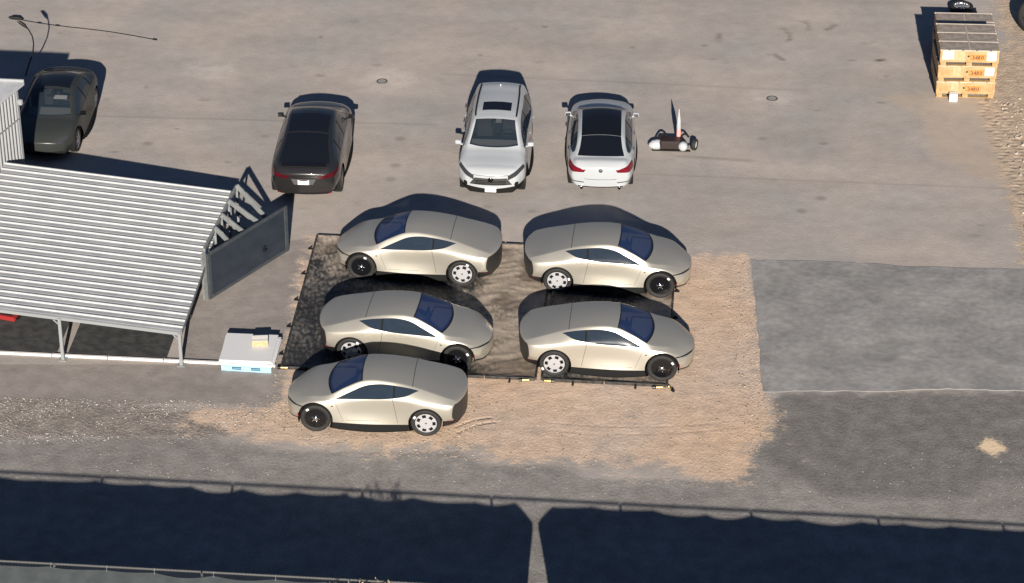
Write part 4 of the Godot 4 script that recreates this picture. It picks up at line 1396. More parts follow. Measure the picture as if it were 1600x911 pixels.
# ------------------------------------------------------------------ canopy, screen wall, building
func make_canopy() -> void:
	var o := thing("canopy", "low white canopy with a ribbed metal roof on slim grey posts", "canopy", Vector3(-8.22, 0, 3.61), -5.0)
	var W := 6.15
	var D := 7.27
	var rise := 0.095
	var hy := func(x: float) -> float: return 0.97 - rise * x
	# ribbed sheets, three ribs each, laid side by side; ribs run across from low edge to high edge
	var pitch := 0.303
	var per := 3
	var ns := 8
	for k in ns:
		var mb := MB.new()
		var prof: Array = []
		for r in per:
			var z0 := (k * per + r) * pitch
			for q in [[0.0, 0.0], [0.075, 0.0], [0.085, 0.005], [0.145, 0.005], [0.155, 0.0], [0.225, 0.0], [0.247, 0.034], [0.281, 0.034]]:
				prof.push_back(Vector2(-z0 - q[0], q[1]))
		var zl := (k + 1) * per * pitch
		prof.push_back(Vector2(-zl, 0.0))
		var lift := 0.0025 * (k % 2)
		for i in prof.size() - 1:
			var a: Vector2 = prof[i]
			var b: Vector2 = prof[i + 1]
			var x0 := -W
			var x1 := 0.0
			mb.quad(Vector3(x0, hy.call(x0) + a.y + lift, a.x), Vector3(x1, hy.call(x1) + a.y + lift, a.x), Vector3(x1, hy.call(x1) + b.y + lift, b.x), Vector3(x0, hy.call(x0) + b.y + lift, b.x), Vector3.UP)
		put("roof_sheet", mb, M.roof_white, o)
	var zb := -ns * per * pitch
	for z in [-0.06, zb * 0.5, zb + 0.06]:
		var mb := MB.new()
		mb.bar(Vector3(-W + 0.02, hy.call(-W) - 0.06, z), Vector3(-0.02, hy.call(0.0) - 0.06, z), 0.05, 0.10)
		put("beam", mb, M.galv, o)
	for x in [-0.05, -1.55, -3.06, -4.6, -6.05]:
		var mb := MB.new()
		mb.bar(Vector3(x, hy.call(x) - 0.055, zb + 0.09), Vector3(x, hy.call(x) - 0.055, -0.09), 0.04, 0.07)
		put("purlin", mb, M.galv, o)
	for x in [-0.05, -3.06, -6.05]:
		for z in [-0.03, zb + 0.03]:
			var mb := MB.new()
			mb.box(Vector3(x, (hy.call(x) - 0.03) * 0.5, z), Vector3(0.085, hy.call(x) - 0.05, 0.085), Basis.IDENTITY, 0.008)
			mb.box(Vector3(x, 0.012, z), Vector3(0.20, 0.02, 0.20), Basis.IDENTITY, 0.003)
			mb.bar(Vector3(x, hy.call(x) - 0.25, z), Vector3(x - 0.16, hy.call(x) - 0.09, z), 0.04, 0.03)
			put("post", mb, M.galv, o)
	var ft := MB.new()
	ft.bar(Vector3(0.012, hy.call(0.0) - 0.02, zb), Vector3(0.012, hy.call(0.0) - 0.02, 0.0), 0.016, 0.11)
	put("edge_trim", ft, M.galv, o)
	# white edging along the front and dark mats on the ground
	var e := thing("edging_beam", "low white edging beam on the ground in front of the canopy", "edging", Vector3(-8.22, 0, 3.61), -5.0)
	var xb := -6.2
	while xb < 0.9:
		var mb := MB.new()
		mb.bar(Vector3(xb, 0.035, -0.16), Vector3(xb + 1.40, 0.035, -0.16), 0.07, 0.07)
		put("beam_length", mb, M.kerb_white, e)
		xb += 1.42
	var mats := [[-6.2, -3.28, "black rubber mat under the left part of the canopy"], [-3.0, -0.48, "black rubber mat under the right end of the canopy"]]
	for q in mats:
		var mb := MB.new()
		var cx: float = (q[0] + q[1]) * 0.5
		var wx: float = q[1] - q[0]
		mb.box(Vector3(0, 0.012, 0), Vector3(wx, 0.02, 3.2), Basis.IDENTITY, 0.006)
		var mo := put("rubber_mat", mb, M.mat_black)
		var bs := Basis(Vector3.UP, deg_to_rad(-5.0))
		mo.transform = Transform3D(bs, Vector3(-8.22, 0, 3.61) + bs * Vector3(cx, 0, -0.32 - 1.6))
		tag(mo, q[2], "mat", "mats under the canopy")
	var rc := thing("red_tool_case", "small red tool case on the mat at the left edge", "tool case", Vector3(-13.0, 0.022, 1.35), -18)
	var b1 := MB.new()
	b1.box(Vector3(0, 0.06, 0), Vector3(0.62, 0.12, 0.26), Basis.IDENTITY, 0.02)
	put("case_body", b1, M.red_plastic, rc)
	var b2 := MB.new()
	b2.tube([Vector3(0.30, 0.06, -0.07), Vector3(0.37, 0.06, -0.06), Vector3(0.37, 0.06, 0.06), Vector3(0.30, 0.06, 0.07)], 0.015, 6)
	put("handle", b2, M.black, rc)
	var b3 := MB.new()
	b3.box(Vector3(0.0, 0.125, 0.0), Vector3(0.40, 0.012, 0.10), Basis.IDENTITY, 0.004)
	put("lid_strip", b3, M.black, rc)

func make_screen_wall() -> void:
	# dark leaf standing on the ground, propped on a row of triangular frames against a pale back frame
	var o := thing("braced_panel", "dark slate steel panel on triangular grey braces beside the canopy", "barrier panel", Vector3(-7.0, 0, -0.9), 0)
	var org := Vector3(-7.0, 0, -0.9)
	var A := Vector3(-7.85, 0, 0.42)
	var B := Vector3(-5.98, 0, -2.12)
	var h := 1.36
	var dir := (B - A).normalized()
	var nrm := Vector3(-dir.z, 0, dir.x)
	if nrm.z < 0: nrm = -nrm
	var bas := Basis(dir, Vector3.UP, dir.cross(Vector3.UP))
	var mid := (A + B) * 0.5 - org
	var L := A.distance_to(B)
	var mb := MB.new()
	mb.box(mid + Vector3(0, h * 0.5 + 0.02, 0), Vector3(L - 0.12, h - 0.10, 0.03), bas, 0.003)
	put("panel_sheet", mb, M.slate, o)
	for q in [[Vector3(-L * 0.5 + 0.05, h * 0.5 + 0.01, 0), Vector3(0.13, h, 0.06)], [Vector3(L * 0.5 - 0.05, h * 0.5 + 0.01, 0), Vector3(0.13, h, 0.06)], [Vector3(0, h - 0.02, 0), Vector3(L - 0.24, 0.09, 0.058)], [Vector3(0, 0.06, 0), Vector3(L - 0.24, 0.09, 0.058)]]:
		var fr := MB.new()
		fr.box(mid + bas * q[0], q[1], bas, 0.008)
		put("panel_frame", fr, M.slate_edge, o)
	var hd := MB.new()
	hd.box(mid + bas * Vector3(0.62, 0.52, 0) + nrm * 0.03, Vector3(0.10, 0.16, 0.04), bas, 0.006)
	hd.tube([mid + bas * Vector3(0.62, 0.52, 0) + nrm * 0.04, mid + bas * Vector3(0.62, 0.52, 0) + nrm * 0.10, mid + bas * Vector3(0.50, 0.50, 0) + nrm * 0.10], 0.014, 6)
	put("latch", hd, M.black, o)
	# pale back frame along the canopy's edge
	var C := Vector3(-7.93, 0, 0.30)
	var E := Vector3(-7.37, 0, -3.1)
	var bd := (E - C).normalized()
	var bb := Basis(bd, Vector3.UP, bd.cross(Vector3.UP))
	var cm := (C + E) * 0.5 - org
	var L2 := C.distance_to(E)
	for q in [[Vector3(0, 1.42, 0), Vector3(L2, 0.10, 0.07)], [Vector3(0, 0.06, 0), Vector3(L2, 0.10, 0.07)]]:
		var bk := MB.new()
		bk.box(cm + bb * q[0], q[1], bb, 0.006)
		put("back_rail", bk, M.pale_frame, o)
	var strip := MB.new()
	strip.box(C - org + Vector3(-0.02, 0.70, 0.10), Vector3(0.16, 1.38, 0.05), bas, 0.006)
	put("hinge_post", strip, M.pale_frame, o)
	# triangular braces
	var drop := {0.30: 1.16, 0.50: 1.10, 0.72: 1.0, 0.97: 0.30}
	for t in drop:
		var foot: Vector3 = A.lerp(B, clampf(t * 1.04, 0, 0.99)) - nrm * 0.08
		var top: Vector3 = C.lerp(E, t) + Vector3(0.03, 1.50, 0)
		var root := Vector3(top.x, 0.06, top.z)
		var br := MB.new()
		foot.y = 0.06
		br.bar(top - org, foot - org + Vector3(0, drop[t], 0), 0.055, 0.13)
		br.bar(root - org, top - org, 0.06, 0.10, Vector3(0, 0, 1))
		br.bar(root.lerp(top, 0.42) - org, foot.lerp(top, 0.20) - org + Vector3(0, drop[t] * 0.45 + 0.1, 0), 0.05, 0.10)
		br.bar(root - org, foot - org, 0.05, 0.08)
		put("brace", br, M.pale_frame, o)

func make_building() -> void:
	var o := thing("ribbed_building", "white ribbed metal shed corner with grey flat roof at the left edge", "building", Vector3(-13.45, 0, -5.20), 0)
	var d1 := Vector3(-0.39, 0, 0.92).normalized()     # along the visible wall, towards the camera
	var d2 := Vector3(-0.995, 0, -0.10).normalized()   # along the rear wall, to the left
	var h := 3.3
	var n1 := Vector3(d1.z, 0, -d1.x)
	if n1.x < 0: n1 = -n1
	var L1 := 1.75
	var bas := Basis(d1, Vector3.UP, d1.cross(Vector3.UP))
	# wall as vertical ribbed panels
	var rp := 0.155
	var n := int(L1 / rp)
	var mb := MB.new()
	for k in n:
		for q in [[0.0, 0.0, 0.06, 0.0], [0.06, 0.0, 0.085, 0.05], [0.085, 0.05, 0.12, 0.05], [0.12, 0.05, rp, 0.0]]:
			var a: Vector3 = d1 * (k * rp + q[0]) + n1 * q[1]
			var b: Vector3 = d1 * (k * rp + q[2]) + n1 * q[3]
			mb.quad(a, b, b + Vector3(0, h - 0.06, 0), a + Vector3(0, h - 0.06, 0), n1)
	put("wall", mb, M.wall_white, o)
	var rail := MB.new()
	rail.bar(d1 * 0.0 + n1 * 0.05 + Vector3(0, h * 0.72, 0), d1 * L1 + n1 * 0.05 + Vector3(0, h * 0.72, 0), 0.02, 0.05)
	put("wall_rail", rail, M.galv, o)
	var cor := MB.new()
	cor.box(n1 * 0.01 + Vector3(0, h * 0.5 - 0.03, 0), Vector3(0.10, h - 0.06, 0.10), bas, 0.006)
	put("corner_post", cor, M.wall_white, o)
	var W := 6.0
	var back := MB.new()
	back.quad(Vector3.ZERO, d2 * W, d2 * W + Vector3(0, h - 0.06, 0), Vector3(0, h - 0.06, 0), Vector3(0.1, 0, -1))
	back.quad(d1 * L1, d1 * L1 + d2 * W, d1 * L1 + d2 * W + Vector3(0, h - 0.06, 0), d1 * L1 + Vector3(0, h - 0.06, 0), -d1 * -1.0)
	back.quad(d2 * W, d1 * L1 + d2 * W, d1 * L1 + d2 * W + Vector3(0, h - 0.06, 0), d2 * W + Vector3(0, h - 0.06, 0), d2)
	put("rear_wall", back, M.wall_white, o)
	var rf := MB.new()
	var e := 0.10
	var p0 := -d1 * 0.30 - d2 * e
	var p1 := d1 * (L1 + e) - d2 * e
	rf.slab(PackedVector2Array([Vector2(p0.x, p0.z), Vector2(p1.x, p1.z), Vector2((p1 + d2 * (W + e)).x, (p1 + d2 * (W + e)).z), Vector2((p0 + d2 * (W + e)).x, (p0 + d2 * (W + e)).z)]), h - 0.05, h + 0.05)
	put("roof", rf, M.roof_grey, o)
	var tr := MB.new()
	tr.bar(p0 + Vector3(0, h + 0.08, 0), p0 + d2 * W + Vector3(0, h + 0.08, 0), 0.05, 0.07)
	put("roof_trim", tr, M.wall_white, o)
	var lm := MB.new()
	lm.box(n1 * 0.14 + d1 * 0.02 + Vector3(0, h - 0.40, 0), Vector3(0.12, 0.16, 0.14), bas, 0.03)
	put("wall_lamp", lm, M.wall_white, o)

func make_lamp_and_cable() -> void:
	var o := thing("hook_lamp", "thin dark shepherd-hook lamp standing behind the shed, head drooping", "lamp", Vector3(-14.5, 0, -12.5))
	var mb := MB.new()
	mb.tube([Vector3(0, 0, 0), Vector3(0.12, 0.35, 0), Vector3(0.28, 0.75, 0), Vector3(0.33, 1.05, 0), Vector3(0.31, 1.30, 0), Vector3(0.22, 1.52, 0), Vector3(0.10, 1.66, 0)], [0.022, 0.022, 0.022, 0.02, 0.02, 0.02, 0.02], 8)
	put("pole", mb, M.black, o)
	var hd := MB.new()
	hd.tube([Vector3(0.20, 1.55, 0), Vector3(0.10, 1.66, 0), Vector3(-0.02, 1.76, 0), Vector3(-0.10, 1.80, 0)], [0.02, 0.055, 0.05, 0.012], 10)
	put("lamp_head", hd, M.black, o)
	var cb := thing("ground_cable", "thin black cable lying straight across the lot at upper left", "cable", Vector3(-15.36, 0, -16.37))
	var c1 := MB.new()
	var pts: Array = []
	for i in 25:
		var u := i / 24.0
		pts.push_back(Vector3(4.5 * u, 0.012, 1.44 * u + 0.05 * sin(u * 7.0)))
	c1.tube(pts, 0.012, 6)
	put("cord", c1, M.black, cb)
	var c2 := MB.new()
	c2.tube([Vector3(-0.22, 0.05, -0.02), Vector3(-0.10, 0.06, 0), Vector3(0.10, 0.06, 0.03), Vector3(0.24, 0.04, 0.07)], [0.03, 0.07, 0.07, 0.02], 10)
	put("plug_end", c2, M.black, cb)
	for u in [0.17, 0.30, 0.99]:
		var c3 := MB.new()
		c3.box(Vector3(4.5 * u, 0.02, 1.44 * u + 0.05 * sin(u * 7.0)), Vector3(0.14, 0.04, 0.05), Basis(Vector3.UP, -0.3), 0.01)
		put("connector", c3, M.black, cb)

# ------------------------------------------------------------------ fence along the near edge
func make_fence() -> void:
	var h := 3.0
	var ang := -5.15
	var o := thing("screened_fence", "tall chain link fence with grey-green privacy screen along the near edge", "fence", Vector3(0, 0, 16.84), ang)
	var tanx := tan(deg_to_rad(5.15))
	# post positions along the fence
	var xs := [-15.7, -12.65, -9.55, -6.45, -3.38, -0.35, 2.65, 5.68, 8.60, 11.45, 14.5]
	for x in xs:
		var mb := MB.new()
		mb.tube([Vector3(x, 0, 0), Vector3(x, h - 0.02, 0)], 0.030, 10)
		put("post", mb, M.galv_dull, o)
	for i in xs.size() - 1:
		var mb := MB.new()
		mb.tube([Vector3(xs[i] + 0.02, h, 0), Vector3(xs[i + 1] - 0.02, h, 0)], 0.026, 8)
		put("top_rail", mb, M.galv_dull, o)
	# chain link
	var cl := MB.new()
	var w := 0.0016
	var pit := 0.075
	var x0: float = xs[0]
	var x1: float = xs[xs.size() - 1]
	for s in [1.0, -1.0]:
		var x: float = x0 - h
		while x < x1 + h:
			var a := Vector3(x, 0.03, 0.034 + 0.002 * s)
			var b := Vector3(x + s * h, h + 0.02, 0.034 + 0.002 * s)
			if min(a.x, b.x) > x0 and max(a.x, b.x) < x1:
				var dd := (b - a).normalized()
				var n1 := Vector3(-dd.y, dd.x, 0)
				var n2 := Vector3(0, 0, 1)
				var q := [n1 * w, (-n1 + n2 * 1.6) * w * 0.6, (-n1 - n2 * 1.6) * w * 0.6]
				for k in 3:
					var u: Vector3 = q[k]
					var v2: Vector3 = q[(k + 1) % 3]
					cl.quad(a + u, b + u, b + v2, a + v2, u + v2)
			x += pit
	put("chain_link", cl, M.galv_dull, o).set_meta("kind", "stuff")
	var kn := MB.new()
	var kx := x0
	while kx < x1:
		kn.bar(Vector3(kx, h - 0.01, 0.036), Vector3(kx + 0.012, h + 0.055, 0.036), 0.004, 0.004)
		kx += 0.075
	put("wire_tips", kn, M.galv, o).set_meta("kind", "stuff")
	# privacy screens, one length per bay, laced on below the rail and sagging between ties
	var r := RandomNumberGenerator.new()
	r.seed = 3
	var gap_x := 0.66
	var edges := [[-15.7, -9.55], [-9.55, -3.38], [-3.38, gap_x], [gap_x, 5.68], [5.68, 11.45], [11.45, 14.5]]
	for e in edges:
		var a: float = e[0]
		var b: float = e[1]
		var gl := absf(b - gap_x) < 0.01
		var gr := absf(a - gap_x) < 0.01
		var ties: Array = [a]
		var t := a
		while t < b - 1.2:
			t += r.randf_range(0.9, 1.5)
			ties.push_back(t)
		ties.push_back(b)
		var dr: Array = []
		for k in ties.size(): dr.push_back(r.randf_range(0.03, 0.07))
		var sag: Array = []
		for k in ties.size(): sag.push_back(r.randf_range(0.015, 0.075))
		var ph := r.randf() * 6.0
		var fp := func(u: float, v: float) -> Vector3:
			var x := lerpf(a, b, u)
			var yb := 0.04
			# slack at the open seam: corner hangs down, edge drawn in further down
			var k := 0
			while k < ties.size() - 2 and x > ties[k + 1]: k += 1
			var f: float = clampf((x - ties[k]) / (ties[k + 1] - ties[k]), 0, 1)
			var top: float = h - lerpf(dr[k], dr[k + 1], f) - sag[k] * 4.0 * f * (1.0 - f)
			if gl: top -= 0.30 * pow(clampf(1.0 - (b - x) / 0.42, 0, 1), 1.3)
			if gr: top -= 0.30 * pow(clampf(1.0 - (x - a) / 0.42, 0, 1), 1.3)
			var y := lerpf(yb, top, v)
			if gl or gr:
				var near: float = clampf(1.0 - (b - x) / 0.8, 0, 1) if gl else clampf(1.0 - (x - a) / 0.8, 0, 1)
				var op: float = 0.06 + 0.24 * sin(clampf((2.55 - y) / 2.2, 0, 1) * PI * 0.62)
				x += (-op if gl else op) * near * near
			var z := 0.048 + 0.012 * sin(x * 5.0 + ph + y * 1.5) + 0.02 * sin(x * 2.1 + ph) * sin(y * 2.0)
			return Vector3(x, y, z + 0.01)
		var fc := func(_p: Vector3) -> Color: return Color(1, 1, 1)
		sheet("screen_length", int((b - a) / 0.06), 22, fp, fc, M.screen, o)
		for k in ties.size():
			var tw := MB.new()
			var tx: float = ties[k]
			tw.tube([Vector3(tx, h + 0.03, 0.0), Vector3(tx, h, 0.04), Vector3(tx, h - dr[k] - 0.03, 0.062)], 0.004, 5)
			put("tie_wire", tw, M.galv, o)

func make_bush() -> void:
	var o := thing("dry_bush", "dry tan bush rising just above the fence top at the lower edge", "bush", Vector3(-2.83, 0, 17.15))
	var r := RandomNumberGenerator.new()
	r.seed = 9
	var st := MB.new()
	var tw := MB.new()
	var lf := MB.new()
	for i in 24:
		var an := TAU * i / 24 + r.randf() * 0.4
		var sp := r.randf_range(0.2, 0.95)
		var top := Vector3(cos(an) * sp, r.randf_range(2.8, 3.36), absf(sin(an)) * sp * 0.5 - 0.12)
		var mid := top * Vector3(0.45, 0.5, 0.5)
		st.tube([Vector3(cos(an) * 0.06, 0, 0.1 + sin(an) * 0.05), mid, top], [0.022, 0.014, 0.006], 6)
		for k in 26:
			var f := r.randf_range(0.3, 1.0)
			var p: Vector3 = mid.lerp(top, f)
			var d := Vector3(r.randf_range(-1, 1), r.randf_range(-0.1, 1), r.randf_range(-1, 1)).normalized() * r.randf_range(0.08, 0.24)
			tw.tube([p, p + d], [0.004, 0.002], 4, false)
			for q in 7:
				var c := p + d * r.randf_range(0.3, 1.1) + Vector3(r.randf_range(-1, 1), r.randf_range(-1, 1), r.randf_range(-1, 1)) * 0.03
				var a := Vector3(r.randf_range(-1, 1), r.randf_range(-1, 1), r.randf_range(-1, 1)).normalized()
				var b := a.cross(Vector3(r.randf_range(-1, 1), r.randf_range(-1, 1), r.randf_range(-1, 1))).normalized()
				var nn := a.cross(b).normalized()
				lf.tri(c - a * 0.028, c + b * 0.012, c + a * 0.028, nn, nn, nn)
				lf.tri(c - a * 0.028, c - b * 0.012, c + a * 0.028, nn, nn, nn)
	put("stems", st, M.twig, o)
	put("twigs", tw, M.twig, o)
	put("foliage", lf, M.dry_leaf, o)

# ------------------------------------------------------------------ small things
func make_pallet() -> void:
	var o := thing("blue_pallet", "light blue plastic pallet under a stack of white sheets", "pallet", Vector3(-6.56, 0, 3.34), -6.5)
	for z in [-0.48, 0.0, 0.48]:
		var mb := MB.new()
		mb.bar(Vector3(-0.62, 0.015, z), Vector3(0.62, 0.015, z), 0.12, 0.022)
		put("runner", mb, M.blue_plastic, o)
		for x in [-0.56, 0.0, 0.56]:
			var b := MB.new()
			b.box(Vector3(x, 0.072, z), Vector3(0.14 if x != 0.0 else 0.22, 0.095, 0.11), Basis.IDENTITY, 0.008)
			put("foot", b, M.blue_plastic, o)
	for i in 7:
		var mb := MB.new()
		var z := lerpf(-0.48, 0.48, i / 6.0)
		mb.bar(Vector3(-0.63, 0.135, z), Vector3(0.63, 0.135, z), 0.13, 0.025)
		put("deck_board", mb, M.blue_plastic, o)
	var fr := MB.new()
	fr.bar(Vector3(-0.63, 0.07, 0.548), Vector3(-0.36, 0.07, 0.548), 0.02, 0.13)
	fr.bar(Vector3(-0.12, 0.07, 0.548), Vector3(0.12, 0.07, 0.548), 0.02, 0.13)
	fr.bar(Vector3(0.36, 0.07, 0.548), Vector3(0.63, 0.07, 0.548), 0.02, 0.13)
	fr.bar(Vector3(-0.63, 0.024, 0.550), Vector3(0.63, 0.024, 0.550), 0.018, 0.04)
	put("front_lip", fr, M.blue_plastic, o)
	var r := RandomNumberGenerator.new()
	r.seed = 5
	var y := 0.150
	var n := 6
	for i in n:
		var mb := MB.new()
		var th := 0.020
		mb.box(Vector3.ZERO, Vector3(1.36 - 0.01 * i, th, 1.27), Basis.IDENTITY, 0.003)
		var s := put("white_sheet", mb, M.sheet_white if i % 2 == 0 else M.sheet_grey)
		s.position = Vector3(-6.58 + r.randf_range(-0.04, 0.04), y + th * 0.5, 3.205 + r.randf_range(-0.04, 0.03))
		s.rotation.y = deg_to_rad(-6.0 + r.randf_range(-3.0, 3.0))
		tag(s, ["bottom white sheet of the stack on the blue pallet", "second white sheet from the bottom on the blue pallet", "third white sheet from the bottom on the blue pallet", "third white sheet from the top on the blue pallet", "white sheet just under the top one on the blue pallet", "top white sheet of the stack, under the cardboard carton"][i], "sheet", "white sheets on the blue pallet")
		y += th + 0.003
	var b := thing("cardboard_carton", "small tan cardboard carton on top of the white sheet stack", "carton", Vector3(-6.33, y, 3.02), 4)
	var cb := MB.new()
	cb.box(Vector3(0, 0.075, 0), Vector3(0.40, 0.15, 0.28), Basis.IDENTITY, 0.004)
	put("carton_body", cb, M.cardboard, b)
	for sd in [-1, 1]:
		var fl := MB.new()
		fl.box(Vector3(0, 0.153, sd * 0.072), Vector3(0.40, 0.005, 0.136), Basis(Vector3(1, 0, 0), -sd * 0.04), 0.001)
		put("flap", fl, M.carton_pale, b)

func crate_meshes() -> Dictionary:
	var d := {}
	var f := MB.new()
	f.box(Vector3.ZERO, Vector3(1.71, 0.38, 0.022), Basis.IDENTITY, 0.004)
	d.front = f.mesh()
	var s := MB.new()
	s.box(Vector3.ZERO, Vector3(0.022, 0.38, 1.65), Basis.IDENTITY, 0.004)
	d.side = s.mesh()
	var t := MB.new()
	t.box(Vector3.ZERO, Vector3(0.82, 0.016, 0.55), Basis.IDENTITY, 0.003)
	d.top = t.mesh()
	var b := MB.new()
	b.box(Vector3.ZERO, Vector3(1.73, 0.022, 0.05), Basis.IDENTITY, 0.003)
	d.batten = b.mesh()
	var k := MB.new()
	k.box(Vector3.ZERO, Vector3(0.16, 0.10, 0.12), Basis.IDENTITY, 0.004)
	d.block = k.mesh()
	var e := MB.new()
	e.box(Vector3.ZERO, Vector3(1.71, 0.018, 0.12), Basis.IDENTITY, 0.003)
	d.skid = e.mesh()
	var p := MB.new()
	p.box(Vector3.ZERO, Vector3(0.07, 0.40, 0.02), Basis.IDENTITY, 0.003)
	d.corner = p.mesh()
	return d

func crate(at: Vector3, turn: float, label: String, front_labels: Array, placard_x: float) -> void:
	var d: Dictionary = M.crate
	var o := thing("wooden_crate", label, "crate", at, turn, "wooden battery crates")
	for z in [0.0, -0.84, -1.68]:
		inst("skid", d.skid, M.ply, o, Vector3(0, 0.011, z - 0.03))
		for x in [-0.75, 0.0, 0.75]:
			inst("block", d.block, M.ply, o, Vector3(x, 0.071, z - 0.03))
	inst("front_board", d.front, M.ply, o, Vector3(0, 0.312, 0))
	inst("back_board", d.front, M.ply, o, Vector3(0, 0.312, -1.74))
	for sd in [-1, 1]:
		inst("side_board", d.side, M.ply_side, o, Vector3(sd * 0.843, 0.312, -0.87))
		inst("corner_cleat", d.corner, M.ply, o, Vector3(sd * 0.818, 0.312, 0.0215))
	for r in 3:
		for cx in [-1, 1]:
			inst("lid_panel", d.top, M.lid_ply, o, Vector3(cx * 0.428, 0.503, -0.285 - r * 0.585))
	for r in 4:
		inst("lid_batten", d.batten, M.ply_pale, o, Vector3(0, 0.506, 0.005 - r * 0.585))
	var ct := MB.new()
	ct.box(Vector3(0, 0.5145, -0.87), Vector3(0.05, 0.008, 1.70), Basis.IDENTITY, 0.002)
	put("lid_strip", ct, M.lid_strip, o)
	var r2 := RandomNumberGenerator.new()
	r2.seed = int(at.y * 100) + 3
	for i in 4:
		var clip := MB.new()
		clip.box(Vector3(-0.6 + 0.4 * i, 0.512, 0.016), Vector3(0.06, 0.02, 0.03), Basis.IDENTITY, 0.004)
		put("clip", clip, M.chrome, o)
	for fl in front_labels:
		var lb := MB.new()
		lb.box(Vector3(fl[0], 0.325 + fl[2], 0.0135), Vector3(fl[1], fl[3], 0.003), Basis(Vector3(0, 0, 1), fl[4]), 0.0005)
		put("paper_label" if fl[5] else "cardboard_panel", lb, M.white_paper if fl[5] else M.cardboard, o)
	# orange-bordered shipping placard
	if placard_x < 5.0:
		var pl := MB.new()
		pl.box(Vector3(placard_x, 0.29, 0.0145), Vector3(0.44, 0.17, 0.004), Basis.IDENTITY, 0.0005)
		var po := put("placard", pl, M.orange, o)
		var pi := MB.new()
		pi.box(Vector3(placard_x, 0.29, 0.018), Vector3(0.39, 0.125, 0.003), Basis.IDENTITY, 0.0005)
		put("placard_field", pi, M.orange_pale, po)
		var tm := TextMesh.new()
		tm.text = "3480"
		var fo := SystemFont.new()
		fo.font_names = PackedStringArray(["Droid Sans"])
		fo.font_weight = 700
		tm.font = fo
		tm.font_size = 24
		tm.pixel_size = 0.0066
		tm.depth = 0.002
		inst("placard_number", tm, M.print_dark, po, Vector3(placard_x, 0.29, 0.0215))
		var dt := MB.new()
		dt.lathe([Vector2(0.001, 0.003), Vector2(0.030, 0.003), Vector2(0.030, 0.0)], Vector3(placard_x - 0.27, 0.32, 0.013), Vector3(0, 0, 1), 16, false)
		put("round_mark", dt, M.print_dark, o)

func make_crates() -> void:
	var fx := Vector3(13.30, 0, -11.07)
	var q := [["bottom wooden crate of the front stack, white carton at its foot", [[-0.32, 0.22, 0.03, 0.32, 0.02, false]], 0.22], ["middle wooden crate of the front stack, white label on its right", [[-0.30, 0.22, 0.0, 0.30, 0.0, false], [0.67, 0.32, 0.01, 0.26, 0.0, true]], 0.26], ["top wooden crate of the front stack with two white labels", [[-0.62, 0.34, 0.02, 0.27, 0.04, true], [-0.28, 0.28, 0.0, 0.30, 0.0, false], [0.67, 0.34, 0.0, 0.28, 0.0, true]], 0.24]]
	for i in 3:
		crate(fx + Vector3([0.0, 0.012, 0.035][i], i * 0.518, [0.0, -0.01, 0.015][i]), -2.4 + [0.0, 0.5, -0.6][i], q[i][0], q[i][1], q[i][2])
	var f2 := fx + Vector3(0.26, 0, -1.82)
	for i in 2:
		crate(f2 + Vector3(0.02 * i, i * 0.518, 0), -2.6, ["lower wooden crate of the rear stack, behind the front stack", "upper wooden crate of the rear stack, lid partly shaded"][i], [], 9.0)
	var c := thing("white_carton", "small white carton standing on the ground before the crates", "carton", Vector3(12.93, 0, -10.88), -3)
	var mb := MB.new()
	mb.box(Vector3(0, 0.12, 0), Vector3(0.24, 0.24, 0.20), Basis.IDENTITY, 0.008)
	put("carton_body", mb, M.white_paper, c)
	var fl := MB.new()
	fl.box(Vector3(0, 0.243, 0.02), Vector3(0.22, 0.006, 0.15), Basis.IDENTITY, 0.002)
	put("flap", fl, M.sheet_grey, c)
	# loose wheels
	var w1 := thing("loose_wheel", "loose car wheel with silver spokes lying flat behind the crates", "wheel", Vector3(13.98, 0, -16.9))
	lay_wheel(w1, 0.36, 0.0, Vector3.UP, Vector3(0, 0.13, 0))
	var w2 := thing("upright_wheel", "black wheel cut off by the frame at the upper right corner", "wheel", Vector3(16.15, 0, -15.7))
	lay_wheel(w2, 0.62, 0.0, Vector3(-0.15, 0.75, 0.6).normalized(), Vector3(0, 0.42, 0))

func lay_wheel(o: Node3D, r: float, spin: float, axis: Vector3, at: Vector3) -> void:
	var d := wheel_meshes(r, r * 0.62, "spoke")
	var z := axis
	var x := Vector3(0, 0, 1).cross(z).normalized()
	if x.length() < 0.1: x = Vector3.RIGHT
	var bas := Basis(x, z.cross(x), z) * Basis(Vector3(0, 0, 1), spin)
	inst("tyre", d.tyre, M.tyre, o, at, bas)
	inst("rim", d.face, M.alloy, o, at, bas)
	inst("barrel", d.barrel, M.black, o, at, bas)

